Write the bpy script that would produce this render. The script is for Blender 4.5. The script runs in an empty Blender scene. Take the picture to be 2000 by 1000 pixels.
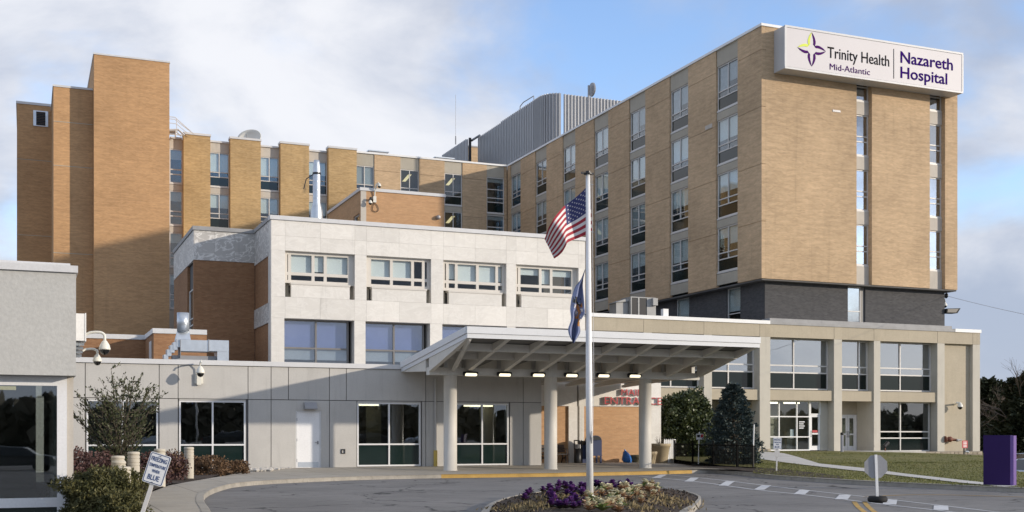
import bpy, bmesh, math, random
import numpy as np
from mathutils import Vector, Matrix, noise as mnoise
R = math.radians
rng = random.Random(7)
nrg = np.random.default_rng(11)
S = bpy.context.scene
COL = S.collection

# ------------------------------------------------------------------ camera
TH = math.atan(950/2300); sT, cT = math.sin(TH), math.cos(TH)
F = 2300.0; HZ = 848.0; H = 1.5
cam = bpy.data.cameras.new('camera'); camo = bpy.data.objects.new('camera', cam); COL.objects.link(camo)
camo.location = (0, 0, H); camo.rotation_euler = (R(90), 0, -TH)
cam.sensor_width = 36; cam.lens = F/2000*36; cam.shift_y = (HZ-500)/2000
cam.clip_start = .5; cam.clip_end = 3000
S.camera = camo

# ------------------------------------------------------------------ sun, sky, exposure
SUN_AZ = R(51.3); SUN_EL = R(13.2)
SKY_STRENGTH = 0.15
W = bpy.data.worlds.new('World'); S.world = W; W.use_nodes = True
nt = W.node_tree; N = nt.nodes; L = nt.links; N.clear()
out = N.new('ShaderNodeOutputWorld'); bg = N.new('ShaderNodeBackground'); bg.inputs['Strength'].default_value = SKY_STRENGTH
sky = N.new('ShaderNodeTexSky'); sky.sky_type = 'NISHITA'; sky.sun_disc = False
sky.sun_elevation = SUN_EL; sky.sun_rotation = math.pi - SUN_AZ; sky.altitude = 50; sky.air_density = 1.0; sky.dust_density = .15; sky.ozone_density = 2.5
def wn(t, **kw):
    n = N.new(t)
    for k, v in kw.items(): setattr(n, k, v)
    return n
def wmath(op, a, b=None, c=None, clamp=False):
    n = wn('ShaderNodeMath', operation=op, use_clamp=clamp)
    for i, v in enumerate((a, b, c)):
        if v is None: continue
        if isinstance(v, (int, float)): n.inputs[i].default_value = v
        else: L.new(v, n.inputs[i])
    return n.outputs[0]
tc = wn('ShaderNodeTexCoord'); sp = wn('ShaderNodeSeparateXYZ'); L.new(tc.outputs['Generated'], sp.inputs[0])
CLOUD_OFF = (29.44, 13.56, 8.52)
mp = wn('ShaderNodeMapping'); L.new(tc.outputs['Generated'], mp.inputs[0]); mp.inputs['Location'].default_value = CLOUD_OFF
mp.inputs['Scale'].default_value = (1.0, 1.0, 1.9)
def wnoise(scale, detail, rough, dist=0.0):
    n = wn('ShaderNodeTexNoise'); n.inputs['Scale'].default_value = scale; n.inputs['Detail'].default_value = detail
    n.inputs['Roughness'].default_value = rough; n.inputs['Distortion'].default_value = dist
    L.new(mp.outputs[0], n.inputs['Vector']); return n.outputs[0]
n1 = wnoise(2.6, 10, .52, .35); n2 = wnoise(9.0, 6, .55, .3)
sp = wn('ShaderNodeSeparateXYZ'); L.new(tc.outputs['Generated'], sp.inputs[0])
hzn = wn('ShaderNodeMapRange', interpolation_type='SMOOTHSTEP'); L.new(sp.outputs[2], hzn.inputs[0])      # cloud decks stack up towards the horizon
for i_, v_ in enumerate((.02, .20, .13, 0.0)): hzn.inputs[i_+1].default_value = v_
msk = wmath('ADD', wmath('MULTIPLY_ADD', n2, .16, wmath('MULTIPLY', n1, .84)), hzn.outputs[0])
mr = wn('ShaderNodeMapRange', interpolation_type='SMOOTHSTEP'); L.new(msk, mr.inputs[0])
mr.inputs[1].default_value = .375; mr.inputs[2].default_value = .53; mr.inputs[3].default_value = .03; mr.inputs[4].default_value = .96
n3 = wnoise(3.6, 7, .55, .3)
cr = wn('ShaderNodeMapRange', interpolation_type='SMOOTHSTEP'); L.new(n3, cr.inputs[0])
cr.inputs[1].default_value = .36; cr.inputs[2].default_value = .66
cmix = wn('ShaderNodeMix', data_type='RGBA'); L.new(cr.outputs[0], cmix.inputs[0])
K = 1/SKY_STRENGTH
cmix.inputs[6].default_value = (.35*K, .40*K, .51*K, 1); cmix.inputs[7].default_value = (.735*K, .74*K, .77*K, 1)
smix = wn('ShaderNodeMix', data_type='RGBA'); L.new(mr.outputs[0], smix.inputs[0])
tint = wn('ShaderNodeMix', data_type='RGBA', blend_type='MULTIPLY'); tint.inputs[0].default_value = 1
tint.inputs[7].default_value = (1.70, 1.58, 1.68, 1)
L.new(sky.outputs[0], tint.inputs[6])
L.new(tint.outputs[2], smix.inputs[6]); L.new(cmix.outputs[2], smix.inputs[7])
L.new(smix.outputs[2], bg.inputs['Color']); L.new(bg.outputs[0], out.inputs[0])

sd = bpy.data.lights.new('sun', 'SUN'); sd.energy = 2.9; sd.angle = R(.9); sd.color = (1.0, .885, .74)
so = bpy.data.objects.new('sun', sd); COL.objects.link(so); so.location = (60, -60, 60)
sdir = Vector((math.sin(SUN_AZ)*math.cos(SUN_EL), -math.cos(SUN_AZ)*math.cos(SUN_EL), math.sin(SUN_EL)))
so.rotation_euler = sdir.to_track_quat('Z', 'Y').to_euler()
S.view_settings.view_transform = 'Standard'; S.view_settings.look = 'None'
S.view_settings.exposure = 0.34; S.view_settings.gamma = 1; S.view_settings.use_curve_mapping = False

# ------------------------------------------------------------------ measuring (metres from the survey of the place)
def XF(px, Y):
    u = (px-1000)/F; d = Y/(cT-u*sT); return d*(sT+u*cT)
def DF(px, Y): return Y/(cT-(px-1000)/F*sT)
def ZF(px, py, Y): return H+(HZ-py)*DF(px, Y)/F
def DL(px, X): return X/(sT+(px-1000)/F*cT)
def YL(px, X): return DL(px, X)*(cT-(px-1000)/F*sT)
def ZL(px, py, X): return H+(HZ-py)*DL(px, X)/F
def PD(px, d):
    u = (px-1000)/F; return (d*(sT+u*cT), d*(cT-u*sT))
def G(px, py, z=0.0): return PD(px, (H-z)*F/(py-HZ))

# ------------------------------------------------------------------ mesh helpers
class MB:
    def __init__(s): s.v = []; s.f = []; s.m = []
    def add(s, vs, fs, mi=0):
        o = len(s.v); s.v += [tuple(p) for p in vs]; s.f += [tuple(i+o for i in f) for f in fs]; s.m += [mi]*len(fs); return s
    def box(s, x0, x1, y0, y1, z0, z1, mi=0):
        return s.add([(x0,y0,z0),(x1,y0,z0),(x1,y1,z0),(x0,y1,z0),(x0,y0,z1),(x1,y0,z1),(x1,y1,z1),(x0,y1,z1)],
                     [(0,3,2,1),(4,5,6,7),(0,1,5,4),(1,2,6,5),(2,3,7,6),(3,0,4,7)], mi)
    def prism(s, poly, z0, z1, mi=0):
        n = len(poly)
        return s.add([(x,y,z0) for x,y in poly]+[(x,y,z1) for x,y in poly],
                     [tuple(range(n-1,-1,-1)), tuple(range(n,2*n))]+[(i,(i+1)%n,n+(i+1)%n,n+i) for i in range(n)], mi)
    def prism_xz(s, poly, y0, y1, mi=0):
        n = len(poly)
        return s.add([(x,y0,z) for x,z in poly]+[(x,y1,z) for x,z in poly],
                     [tuple(range(n)), tuple(range(2*n-1,n-1,-1))]+[(i,n+i,n+(i+1)%n,(i+1)%n) for i in range(n)], mi)
    def prism_yz(s, poly, x0, x1, mi=0):
        n = len(poly)
        return s.add([(x0,y,z) for y,z in poly]+[(x1,y,z) for y,z in poly],
                     [tuple(range(n-1,-1,-1)), tuple(range(n,2*n))]+[(i,(i+1)%n,n+(i+1)%n,n+i) for i in range(n)], mi)
    def tube(s, pts, r, n=6, mi=0, caps=True):
        pts = [Vector(p) for p in pts]; k = len(pts)
        rs = r if isinstance(r, (list, tuple)) else [r]*k
        vs = []; up = None
        for i, p in enumerate(pts):
            t = (pts[min(i+1,k-1)]-pts[max(i-1,0)]).normalized()
            if up is None:
                up = Vector((0,0,1)) if abs(t.z) < .9 else Vector((1,0,0))
            a = (up - t*up.dot(t))
            if a.length < 1e-5: a = t.orthogonal()
            a.normalize(); b = t.cross(a); up = a
            for j in range(n):
                q = 2*math.pi*j/n; vs.append(p + (a*math.cos(q)+b*math.sin(q))*rs[i])
        fs = [(i*n+j, i*n+(j+1)%n, (i+1)*n+(j+1)%n, (i+1)*n+j) for i in range(k-1) for j in range(n)]
        if caps: fs += [tuple(range(n-1,-1,-1)), tuple(range((k-1)*n, k*n))]
        return s.add(vs, fs, mi)
    def lathe(s, prof, c=(0,0,0), n=16, mi=0, axis='z', caps=True):
        vs = []
        for r, z in prof:
            for j in range(n):
                q = 2*math.pi*j/n; a, b = r*math.cos(q), r*math.sin(q)
                if axis == 'z': vs.append((c[0]+a, c[1]+b, c[2]+z))
                elif axis == 'y': vs.append((c[0]+a, c[1]-z, c[2]+b))
                else: vs.append((c[0]+z, c[1]+a, c[2]+b))
        k = len(prof)
        fs = [(i*n+j, i*n+(j+1)%n, (i+1)*n+(j+1)%n, (i+1)*n+j) for i in range(k-1) for j in range(n)]
        if caps: fs += [tuple(range(n-1,-1,-1)), tuple(range((k-1)*n, k*n))]
        return s.add(vs, fs, mi)
    def holes(s, x0, x1, z0, z1, hs, y0, y1, mi=0):
        xs = sorted({x0,x1,*[v for h in hs for v in h[:2] if x0 < v < x1]})
        zs = sorted({z0,z1,*[v for h in hs for v in h[2:4] if z0 < v < z1]})
        for i in range(len(xs)-1):
            run = None
            for j in range(len(zs)-1):
                cx, cz = (xs[i]+xs[i+1])/2, (zs[j]+zs[j+1])/2
                ins = any(h[0] < cx < h[1] and h[2] < cz < h[3] for h in hs)
                if not ins: run = (run[0], zs[j+1]) if run else (zs[j], zs[j+1])
                if run and (ins or j == len(zs)-2):
                    s.box(xs[i], xs[i+1], y0, y1, run[0], run[1], mi); run = None
        return s
ROOT = {}      # world position of the thing an object belongs to
def mesh_from(name, v, f, mats, mi=None, smooth=False):
    me = bpy.data.meshes.new(name); me.from_pydata(v, [], f)
    for m in (mats if isinstance(mats, (list, tuple)) else [mats]): me.materials.append(m)
    if mi is not None and any(mi): me.polygons.foreach_set('material_index', mi)
    if smooth: me.polygons.foreach_set('use_smooth', [True]*len(f))
    me.update(); return me
def put(name, me, parent=None, loc=(0,0,0), rotz=0.0):
    o = bpy.data.objects.new(name, me); COL.objects.link(o); o.location = loc; o.rotation_euler = (0,0,rotz)
    if parent is not None: o.parent = parent; ROOT[o] = ROOT[parent]
    return o
def thing(name, label, cat, loc=(0,0,0), group=None):
    o = bpy.data.objects.new(name, None); COL.objects.link(o); o.location = loc; o.empty_display_size = .3
    o['label'] = label; o['category'] = cat
    if group: o['group'] = group
    ROOT[o] = Vector(loc); return o
def part(parent, name, mb, mat, smooth=False, kind=None, label=None):
    """mb in world coordinates -> a mesh child of parent"""
    off = ROOT[parent]
    me = mesh_from(name, [(p[0]-off.x, p[1]-off.y, p[2]-off.z) for p in mb.v], mb.f, mat, mb.m, smooth)
    o = put(name, me, parent)
    if kind: o['kind'] = kind
    if label: o['label'] = label
    return o
def solo(name, mb, mat, label=None, cat=None, group=None, kind=None, loc=(0,0,0), smooth=False):
    me = mesh_from(name, [(p[0]-loc[0], p[1]-loc[1], p[2]-loc[2]) for p in mb.v], mb.f, mat, mb.m, smooth)
    o = put(name, me, None, loc); ROOT[o] = Vector(loc)
    if label: o['label'] = label
    if cat: o['category'] = cat
    if group: o['group'] = group
    if kind: o['kind'] = kind
    return o
def dup(root, loc, label=None, rotz=None, scale=None):
    r = root.copy(); COL.objects.link(r); r.location = loc; ROOT[r] = Vector(loc)
    if rotz is not None: r.rotation_euler = (0,0,rotz)
    if scale is not None: r.scale = scale
    if label: r['label'] = label
    for c0 in root.children:
        c = c0.copy(); COL.objects.link(c); c.parent = r
        for d0 in c0.children:
            d = d0.copy(); COL.objects.link(d); d.parent = c
    return r
def quads(name, V, mats, mi=None):
    """V: (n,4,3) array of quads -> mesh"""
    n = len(V); me = bpy.data.meshes.new(name)
    me.vertices.add(n*4); me.vertices.foreach_set('co', V.reshape(-1).astype(np.float32))
    me.loops.add(n*4); me.loops.foreach_set('vertex_index', np.arange(n*4, dtype=np.int32))
    me.polygons.add(n); me.polygons.foreach_set('loop_start', np.arange(0, n*4, 4, dtype=np.int32))
    for m in (mats if isinstance(mats, (list, tuple)) else [mats]): me.materials.append(m)
    if mi is not None: me.polygons.foreach_set('material_index', np.asarray(mi, dtype=np.int32))
    me.update(calc_edges=True); me.validate(); return me

# ------------------------------------------------------------------ materials
MATS = {}
def newmat(name):
    m = bpy.data.materials.new(name); m.use_nodes = True; m.node_tree.nodes.clear(); return m
class NB:
    def __init__(s, m): s.m = m; s.n = m.node_tree.nodes; s.l = m.node_tree.links
    def new(s, t, **kw):
        n = s.n.new(t)
        for k, v in kw.items(): setattr(n, k, v)
        return n
    def set(s, sock, v):
        if isinstance(v, bpy.types.NodeSocket): s.l.new(v, sock)
        elif isinstance(v, tuple) and len(v) == 3 and sock.type == 'RGBA': sock.default_value = (*v, 1)
        else: sock.default_value = v
    def math(s, op, a, b=None, c=None, clamp=False):
        n = s.new('ShaderNodeMath', operation=op, use_clamp=clamp)
        for i, v in enumerate((a, b, c)):
            if v is not None: s.set(n.inputs[i], v)
        return n.outputs[0]
    def mix(s, f, a, b, blend='MIX'):
        n = s.new('ShaderNodeMix', data_type='RGBA', blend_type=blend)
        s.set(n.inputs[0], f); s.set(n.inputs[6], a); s.set(n.inputs[7], b); return n.outputs[2]
    def ramp(s, x, a, b, lo=0.0, hi=1.0):
        n = s.new('ShaderNodeMapRange', interpolation_type='SMOOTHSTEP'); s.set(n.inputs[0], x)
        for i, v in enumerate((a, b, lo, hi)): n.inputs[i+1].default_value = v
        return n.outputs[0]
    def pos(s): return s.new('ShaderNodeNewGeometry').outputs['Position']
    def noise(s, vec, scale, detail=4, rough=.55, dist=0.0):
        n = s.new('ShaderNodeTexNoise'); s.l.new(vec, n.inputs['Vector'])
        n.inputs['Scale'].default_value = scale; n.inputs['Detail'].default_value = detail
        n.inputs['Roughness'].default_value = rough; n.inputs['Distortion'].default_value = dist
        return n.outputs[0]
    def scaled(s, vec, sc):
        n = s.new('ShaderNodeVectorMath', operation='MULTIPLY'); s.l.new(vec, n.inputs[0]); n.inputs[1].default_value = sc; return n.outputs[0]
    def rnd(s): return s.new('ShaderNodeObjectInfo').outputs['Random']
    def bump(s, h, st, dist=.01):
        n = s.new('ShaderNodeBump'); s.set(n.inputs['Strength'], st); n.inputs['Distance'].default_value = dist; s.l.new(h, n.inputs['Height']); return n.outputs[0]
    def bsdf(s, col, rough=.7, metal=0.0, spec=.5, normal=None, emis=None, estr=0.0):
        b = s.new('ShaderNodeBsdfPrincipled'); s.set(b.inputs['Base Color'], col); s.set(b.inputs['Roughness'], rough)
        b.inputs['Metallic'].default_value = metal; b.inputs['Specular IOR Level'].default_value = spec
        if normal is not None: s.l.new(normal, b.inputs['Normal'])
        if emis: b.inputs['Emission Color'].default_value = (*emis, 1); b.inputs['Emission Strength'].default_value = estr
        o = s.new('ShaderNodeOutputMaterial'); s.l.new(b.outputs[0], o.inputs[0]); return b
def wear(name, col, rough=.7, metal=0.0, spec=.4, var=.12, scale=1.5, fine=30.0, fvar=.08, orand=.0, bump=.0, streak=0.0):
    """a plain surface with uneven tone, fine grain and optional rain streaks"""
    m = newmat(name); b = NB(m); p = b.pos()
    a = b.noise(p, scale, 5, .6); f = b.noise(p, fine, 3, .6)
    k = b.math('MULTIPLY_ADD', b.math('SUBTRACT', a, .5), 2*var*1.6, 1.0)
    k = b.math('ADD', k, b.math('MULTIPLY', b.math('SUBTRACT', f, .5), 2*fvar*1.6))
    if orand: k = b.math('ADD', k, b.math('MULTIPLY', b.math('SUBTRACT', b.rnd(), .5), 2*orand))
    if streak:
        st = b.noise(b.scaled(p, (3.0, 3.0, .22)), 1.6, 5, .65)
        k = b.math('SUBTRACT', k, b.math('MULTIPLY', b.ramp(st, .52, .78), streak))
    n = b.new('ShaderNodeVectorMath', operation='SCALE'); n.inputs[0].default_value = col; b.l.new(k, n.inputs['Scale'])
    nm = b.bump(f, bump) if bump else None
    b.bsdf(n.outputs[0], rough, metal, spec, nm); return m
def brick(name, c1, c2, mortar, var=.16, bw=.21, bh=.07, orand=.04, streak=.12):
    m = newmat(name); b = NB(m); g = b.new('ShaderNodeNewGeometry'); p = g.outputs['Position']
    s1 = b.new('ShaderNodeSeparateXYZ'); b.l.new(p, s1.inputs[0]); s2 = b.new('ShaderNodeSeparateXYZ'); b.l.new(g.outputs['True Normal'], s2.inputs[0])
    side = b.math('GREATER_THAN', b.math('ABSOLUTE', s2.outputs[0]), .6)
    u = b.math('ADD', b.math('MULTIPLY', s1.outputs[0], b.math('SUBTRACT', 1.0, side)), b.math('MULTIPLY', s1.outputs[1], side))
    cm = b.new('ShaderNodeCombineXYZ'); b.l.new(u, cm.inputs[0]); b.l.new(s1.outputs[2], cm.inputs[1])
    br = b.new('ShaderNodeTexBrick'); b.l.new(cm.outputs[0], br.inputs['Vector']); br.inputs['Scale'].default_value = 1.0
    br.inputs['Brick Width'].default_value = bw; br.inputs['Row Height'].default_value = bh; br.inputs['Mortar Size'].default_value = .006
    br.inputs['Mortar Smooth'].default_value = .2; br.inputs['Bias'].default_value = 0.0
    br.inputs['Color1'].default_value = (*c1,1); br.inputs['Color2'].default_value = (*c2,1); br.inputs['Mortar'].default_value = (*mortar,1)
    # long uneven courses, as laid: lots of slightly different colour in flat runs
    runs = b.noise(b.scaled(cm.outputs[0], (.9, 5.5, 1)), 1.0, 5, .62)
    big = b.noise(cm.outputs[0], .25, 3, .5)
    k = b.math('MULTIPLY_ADD', b.math('SUBTRACT', runs, .5), var*3, 1.0)
    k = b.math('ADD', k, b.math('MULTIPLY', b.math('SUBTRACT', big, .5), var*2.4))
    k = b.math('ADD', k, b.math('MULTIPLY', b.math('SUBTRACT', b.rnd(), .5), 2*orand))
    st = b.noise(b.scaled(cm.outputs[0], (2.2, .12, 1)), 1.0, 4, .6)
    k = b.math('SUBTRACT', k, b.math('MULTIPLY', b.ramp(st, .55, .8), streak))
    n = b.new('ShaderNodeVectorMath', operation='SCALE'); b.l.new(br.outputs['Color'], n.inputs[0]); b.l.new(k, n.inputs['Scale'])
    b.bsdf(n.outputs[0], .85, 0, .25, b.bump(b.math('MULTIPLY', br.outputs['Fac'], -1.0), .5, .012)); return m
def marble(name, col, vein, amount=.5):
    m = newmat(name); b = NB(m); p = b.pos()
    ofs = b.new('ShaderNodeVectorMath', operation='ADD'); b.l.new(p, ofs.inputs[0])
    cx = b.new('ShaderNodeCombineXYZ'); b.l.new(b.math('MULTIPLY', b.rnd(), 40.0), cx.inputs[2]); b.l.new(b.math('MULTIPLY', b.rnd(), 13.0), cx.inputs[0]); b.l.new(cx.outputs[0], ofs.inputs[1])
    q = ofs.outputs[0]
    a = b.noise(b.scaled(q, (1.0, 1.0, 1.9)), .9, 6, .6, 1.6)
    v = b.math('ABSOLUTE', b.math('SUBTRACT', a, .5))
    lines = b.ramp(v, .0, .055, 1.0, 0.0)
    cloud = b.noise(q, .8, 5, .6, .8)
    c = b.mix(b.math('MULTIPLY', b.ramp(cloud, .35, .7), .55), col, tuple(x*.86 for x in col))
    c = b.mix(b.math('MULTIPLY', lines, amount), c, vein)
    k = b.math('MULTIPLY_ADD', b.math('SUBTRACT', b.rnd(), .5), .14, 1.0)
    st = b.noise(b.scaled(p, (2.5, 2.5, .2)), 1.4, 5, .65)
    k = b.math('SUBTRACT', k, b.math('MULTIPLY', b.ramp(st, .55, .8), .14))
    n = b.new('ShaderNodeVectorMath', operation='SCALE'); b.l.new(c, n.inputs[0]); b.l.new(k, n.inputs['Scale'])
    b.bsdf(n.outputs[0], .45, 0, .4); return m
def glass(name, refl0=.1, refl1=.9, tint=(.55,.62,.60), gcol=(.92,.95,1.0)):
    m = newmat(name); b = NB(m)
    ge = b.new('ShaderNodeNewGeometry'); dt = b.new('ShaderNodeVectorMath', operation='DOT_PRODUCT'); b.l.new(ge.outputs['Normal'], dt.inputs[0]); b.l.new(ge.outputs['Incoming'], dt.inputs[1])
    fr = b.math('POWER', b.math('SUBTRACT', 1.0, b.math('ABSOLUTE', dt.outputs['Value']), clamp=True), 4.0)      # Schlick, the same from both sides
    fac = b.math('MULTIPLY_ADD', fr, refl1-refl0, refl0, clamp=True)
    g = b.new('ShaderNodeBsdfGlossy'); g.inputs['Color'].default_value = (*gcol,1); g.inputs['Roughness'].default_value = .012
    p = b.pos(); wob = b.noise(p, .8, 2, .5); b.l.new(b.bump(wob, .05, .05), g.inputs['Normal'])
    t = b.new('ShaderNodeBsdfTransparent'); t.inputs['Color'].default_value = (*tint,1)
    mx = b.new('ShaderNodeMixShader'); b.l.new(fac, mx.inputs[0]); b.l.new(t.outputs[0], mx.inputs[1]); b.l.new(g.outputs[0], mx.inputs[2])
    o = b.new('ShaderNodeOutputMaterial'); b.l.new(mx.outputs[0], o.inputs[0]); return m
def leafmat(name, c1, c2, scale=6.0, rough=.55, spec=.3):
    m = newmat(name); b = NB(m); p = b.pos()
    a = b.noise(p, scale, 3, .7); w = b.new('ShaderNodeTexWhiteNoise'); b.l.new(b.scaled(p, (37,41,43)), w.inputs['Vector'])
    f = b.math('ADD', b.math('MULTIPLY', b.ramp(a, .3, .7), .75), b.math('MULTIPLY', w.outputs['Value'], .25))
    c = b.mix(f, c1, c2); b.bsdf(c, rough, 0, spec); return m

M = {}
M['brick_tan'] = brick('tan brick', (.57,.405,.245), (.485,.338,.20), (.52,.43,.32), var=.24, streak=.2)
M['brick_orange'] = brick('orange tan brick', (.57,.335,.165), (.48,.275,.13), (.48,.34,.21), var=.22)
M['brick_gold'] = brick('golden brick', (.53,.365,.185), (.43,.285,.13), (.44,.34,.21), var=.24)
M['brick_brown'] = brick('brown brick', (.34,.185,.095), (.27,.14,.07), (.25,.16,.10))
M['brick_salmon']= brick('salmon brick', (.56,.335,.18), (.50,.29,.15), (.46,.33,.21), streak=.04)
M['brick_dark'] = brick('charcoal glazed brick', (.105,.103,.104), (.075,.074,.077), (.11,.11,.11), var=.16)
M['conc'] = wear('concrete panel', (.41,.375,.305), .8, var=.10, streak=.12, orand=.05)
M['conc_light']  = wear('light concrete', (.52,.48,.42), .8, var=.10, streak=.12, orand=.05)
M['beige']       = wear('beige precast', (.44,.385,.29), .8, var=.07, streak=.10, orand=.03, bump=.2, fine=14)
M['beige_pier']  = wear('pale precast pier', (.52,.49,.42), .75, var=.07, streak=.12, orand=.02)
M['greypanel'] = wear('grey stucco panel', (.50,.485,.455), .85, var=.07, streak=.15, orand=.03, fine=22, bump=.15)
M['joint']       = wear('dark joint', (.13,.125,.12), .9)
M['stucco']      = wear('grey sprayed stucco', (.47,.465,.44), .9, var=.05, fine=16, fvar=.10, bump=.5)
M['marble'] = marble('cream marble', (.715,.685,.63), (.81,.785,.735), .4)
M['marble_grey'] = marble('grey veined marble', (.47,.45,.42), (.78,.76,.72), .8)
M['coping']      = wear('pale metal coping', (.62,.62,.62), .45, var=.08, streak=.05)
M['coping_white']= wear('white metal coping', (.78,.78,.77), .45, var=.06)
M['coping_grey'] = wear('weathered grey coping', (.30,.30,.30), .6, var=.2, streak=.1)
M['alu']         = wear('aluminium frame', (.62,.60,.57), .4, metal=.0, var=.06)
M['alu_white']   = wear('white window frame', (.74,.74,.74), .4, var=.05)
M['alu_dark']    = wear('bronze frame', (.20,.19,.18), .4, var=.06)
M['alu_beige']   = wear('beige window frame', (.62,.585,.53), .5, var=.06)
M['glass']       = glass('window glass', .07, .95, (.84,.88,.88))
M['glass_mirror']= glass('reflective window glass', .40, .95, (.55,.60,.62))
M['glass_dark'] = glass('tinted shop glass', .15, .9, (.60,.64,.62))
M['glass_blue'] = glass('sky reflecting glass', .13, .9, (.86,.9,.93))
M['glass_clear'] = glass('clear window glass', .035, .9, (.90,.93,.93))
M['unit'] = wear('weathered grey sheet metal', (.36,.36,.35), .55, var=.15)
M['spandrel']    = None
m_ = newmat('dark spandrel glass'); b_ = NB(m_); b_.bsdf((.006,.013,.012), .06, 0, .5); M['spandrel'] = m_
m_ = newmat('green spandrel glass'); b_ = NB(m_); b_.bsdf((.010,.022,.020), .05, 0, .6); M['spandrel_green'] = m_
M['blind']       = wear('white roller blind', (.78,.79,.79), .9, var=.03)
M['blind_grey']  = wear('grey roller blind', (.45,.46,.47), .9, var=.05)
M['blind_blue'] = wear('blue mesh blind', (.23,.26,.48), .9, var=.10, scale=.8)
M['curtain']     = wear('lace curtain', (.42,.45,.50), .9, var=.25, scale=4)
M['room']        = wear('room interior', (.15,.14,.125), .9, var=.2, scale=.4)
M['room_light']  = wear('lobby interior', (.34,.32,.26), .9, var=.2, scale=.4)
M['roofing']     = wear('roof membrane', (.22,.22,.21), .9)
M['canopy'] = wear('canopy paint', (.60,.575,.52), .55, var=.08, streak=.12)
M['canopy_edge'] = wear('canopy edge metal', (.66,.67,.68), .4, var=.04)
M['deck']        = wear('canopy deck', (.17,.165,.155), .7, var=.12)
M['white']       = wear('white paint', (.78,.78,.77), .45, var=.04)
M['white_door']  = wear('white door paint', (.80,.80,.80), .4, var=.03)
M['camera_white']= wear('ivory plastic', (.74,.72,.64), .35, var=.04)
M['iron']        = wear('black fence iron', (.006,.006,.006), .8, spec=.1)
M['car_dark']    = wear('dark car paint', (.02,.022,.025), .2)
M['black']       = wear('black metal', (.018,.018,.02), .4)
M['blackmatte']  = wear('black rubber', (.012,.012,.012), .75)
M['smoked']      = wear('smoked dome', (.01,.01,.01), .08, spec=.8)
M['galv']        = wear('galvanised steel', (.58,.62,.66), .38, metal=.75, var=.14, scale=3)
M['steel']       = wear('grey steel', (.32,.32,.33), .45, metal=.3)
M['screen'] = wear('ribbed grey metal screen', (.45,.45,.455), .45, metal=.15, var=.05)
M['sign_white']  = wear('white sign face', (.62,.595,.605), .5, var=.05, scale=.35)
M['sign_side']   = wear('sign cabinet side', (.50,.50,.50), .4, var=.05)
M['purple']      = wear('purple sign paint', (.030,.012,.085), .6, var=.05, spec=.2)
M['ink_purple'] = wear('deep purple lettering', (.040,.010,.15), .95, spec=.0)
M['ink_plum'] = wear('plum emblem', (.085,.02,.14), .95, spec=.0)
M['ink_grey'] = wear('charcoal lettering', (.025,.023,.025), .95, spec=.0)
M['ink_lime']    = wear('lime emblem', (.62,.72,.05), .5)
M['ink_blue']    = wear('navy lettering', (.03,.06,.17), .5)
M['red']         = wear('red lettering', (.50,.045,.05), .4)
M['red_sign']    = wear('red sign', (.46,.03,.04), .5)
M['letter_side'] = wear('letter return', (.60,.55,.54), .5)
M['rust']        = wear('rusty red iron', (.17,.06,.035), .6, var=.25, scale=12)
M['flag_red']    = wear('flag red', (.36,.028,.045), .8)
M['flag_white']  = wear('flag white', (.74,.72,.70), .8)
M['flag_blue']   = wear('flag navy', (.045,.05,.15), .8)
M['pa_blue'] = wear('flag royal blue', (.20,.235,.38), .75, var=.1)
M['gold']        = wear('gold print', (.55,.24,.07), .7, var=.3, scale=25)
M['bollard']     = wear('bollard concrete', (.50,.46,.38), .8, var=.10, scale=4, streak=.1)
M['planter']     = wear('tan planter', (.42,.34,.22), .8, var=.1, scale=4)
M['planter_dk']  = wear('olive planter', (.12,.11,.07), .8, var=.2, scale=4)
M['mailbox']     = wear('navy mailbox paint', (.045,.06,.13), .35)
M['bag']         = wear('blue plastic bag', (.03,.14,.42), .35, var=.3, scale=9)
M['bench']       = wear('dark bench metal', (.06,.055,.055), .5, var=.2)
M['bark']        = wear('bark', (.10,.08,.06), .9, var=.3, scale=6)
M['twig']        = wear('bare twigs', (.13,.11,.095), .9, var=.3, scale=3)
M['stone']       = wear('field stone', (.36,.31,.24), .9, var=.2, scale=5, orand=.2)
M['pebble']      = wear('pale river stone', (.52,.49,.44), .85, var=.2, scale=9)
M['mortar']      = wear('mortar', (.27,.24,.20), .9)
M['car_silver']  = wear('silver car paint', (.42,.46,.52), .22, metal=.5, var=.02)
M['car_white']   = wear('pale blue car paint', (.56,.62,.70), .22, metal=.2, var=.02)
M['tyre']        = wear('tyre', (.015,.015,.015), .8)
M['carglass']    = wear('car glass', (.012,.014,.016), .05, spec=.8)
M['red_lamp']    = wear('red lamp', (.30,.01,.01), .2)
M['yellow'] = wear('worn yellow paint', (.44,.275,.075), .8, var=.3, scale=1.2, fvar=.2)
M['yellow_pipe'] = wear('yellow pipe guard', (.58,.42,.10), .6)
m_ = newmat('lamp lens'); b_ = NB(m_); b_.bsdf((.9,.85,.7), .4, 0, .3, None, (1.0,.88,.62), 1.1); M['lamp'] = m_
m_ = newmat('dim ceiling light'); b_ = NB(m_); b_.bsdf((.9,.8,.55), .4, 0, .3, None, (1.0,.80,.42), .75); M['lamp_dim'] = m_
m_ = newmat('ceiling light seen inside'); b_ = NB(m_); b_.bsdf((.9,.85,.7), .4, 0, .3, None, (1.0,.86,.62), 4.0); M['lamp_in'] = m_
M['laurel'] = leafmat('laurel leaf', (.030,.046,.016), (.085,.100,.034), 5, .4, .45)
M['yew'] = leafmat('yew leaf', (.045,.050,.016), (.125,.112,.040), 4, .6)
M['barberry'] = leafmat('barberry leaf', (.070,.034,.032), (.135,.075,.066), 4, .6)
M['dry']     = leafmat('dry brown leaf', (.10,.055,.030), (.19,.12,.065), 5, .7)
M['spruce'] = leafmat('spruce needle', (.032,.052,.050), (.085,.112,.108), 3, .6)
M['wood'] = leafmat('distant wood', (.060,.058,.040), (.13,.11,.075), .25, .8)
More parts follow.
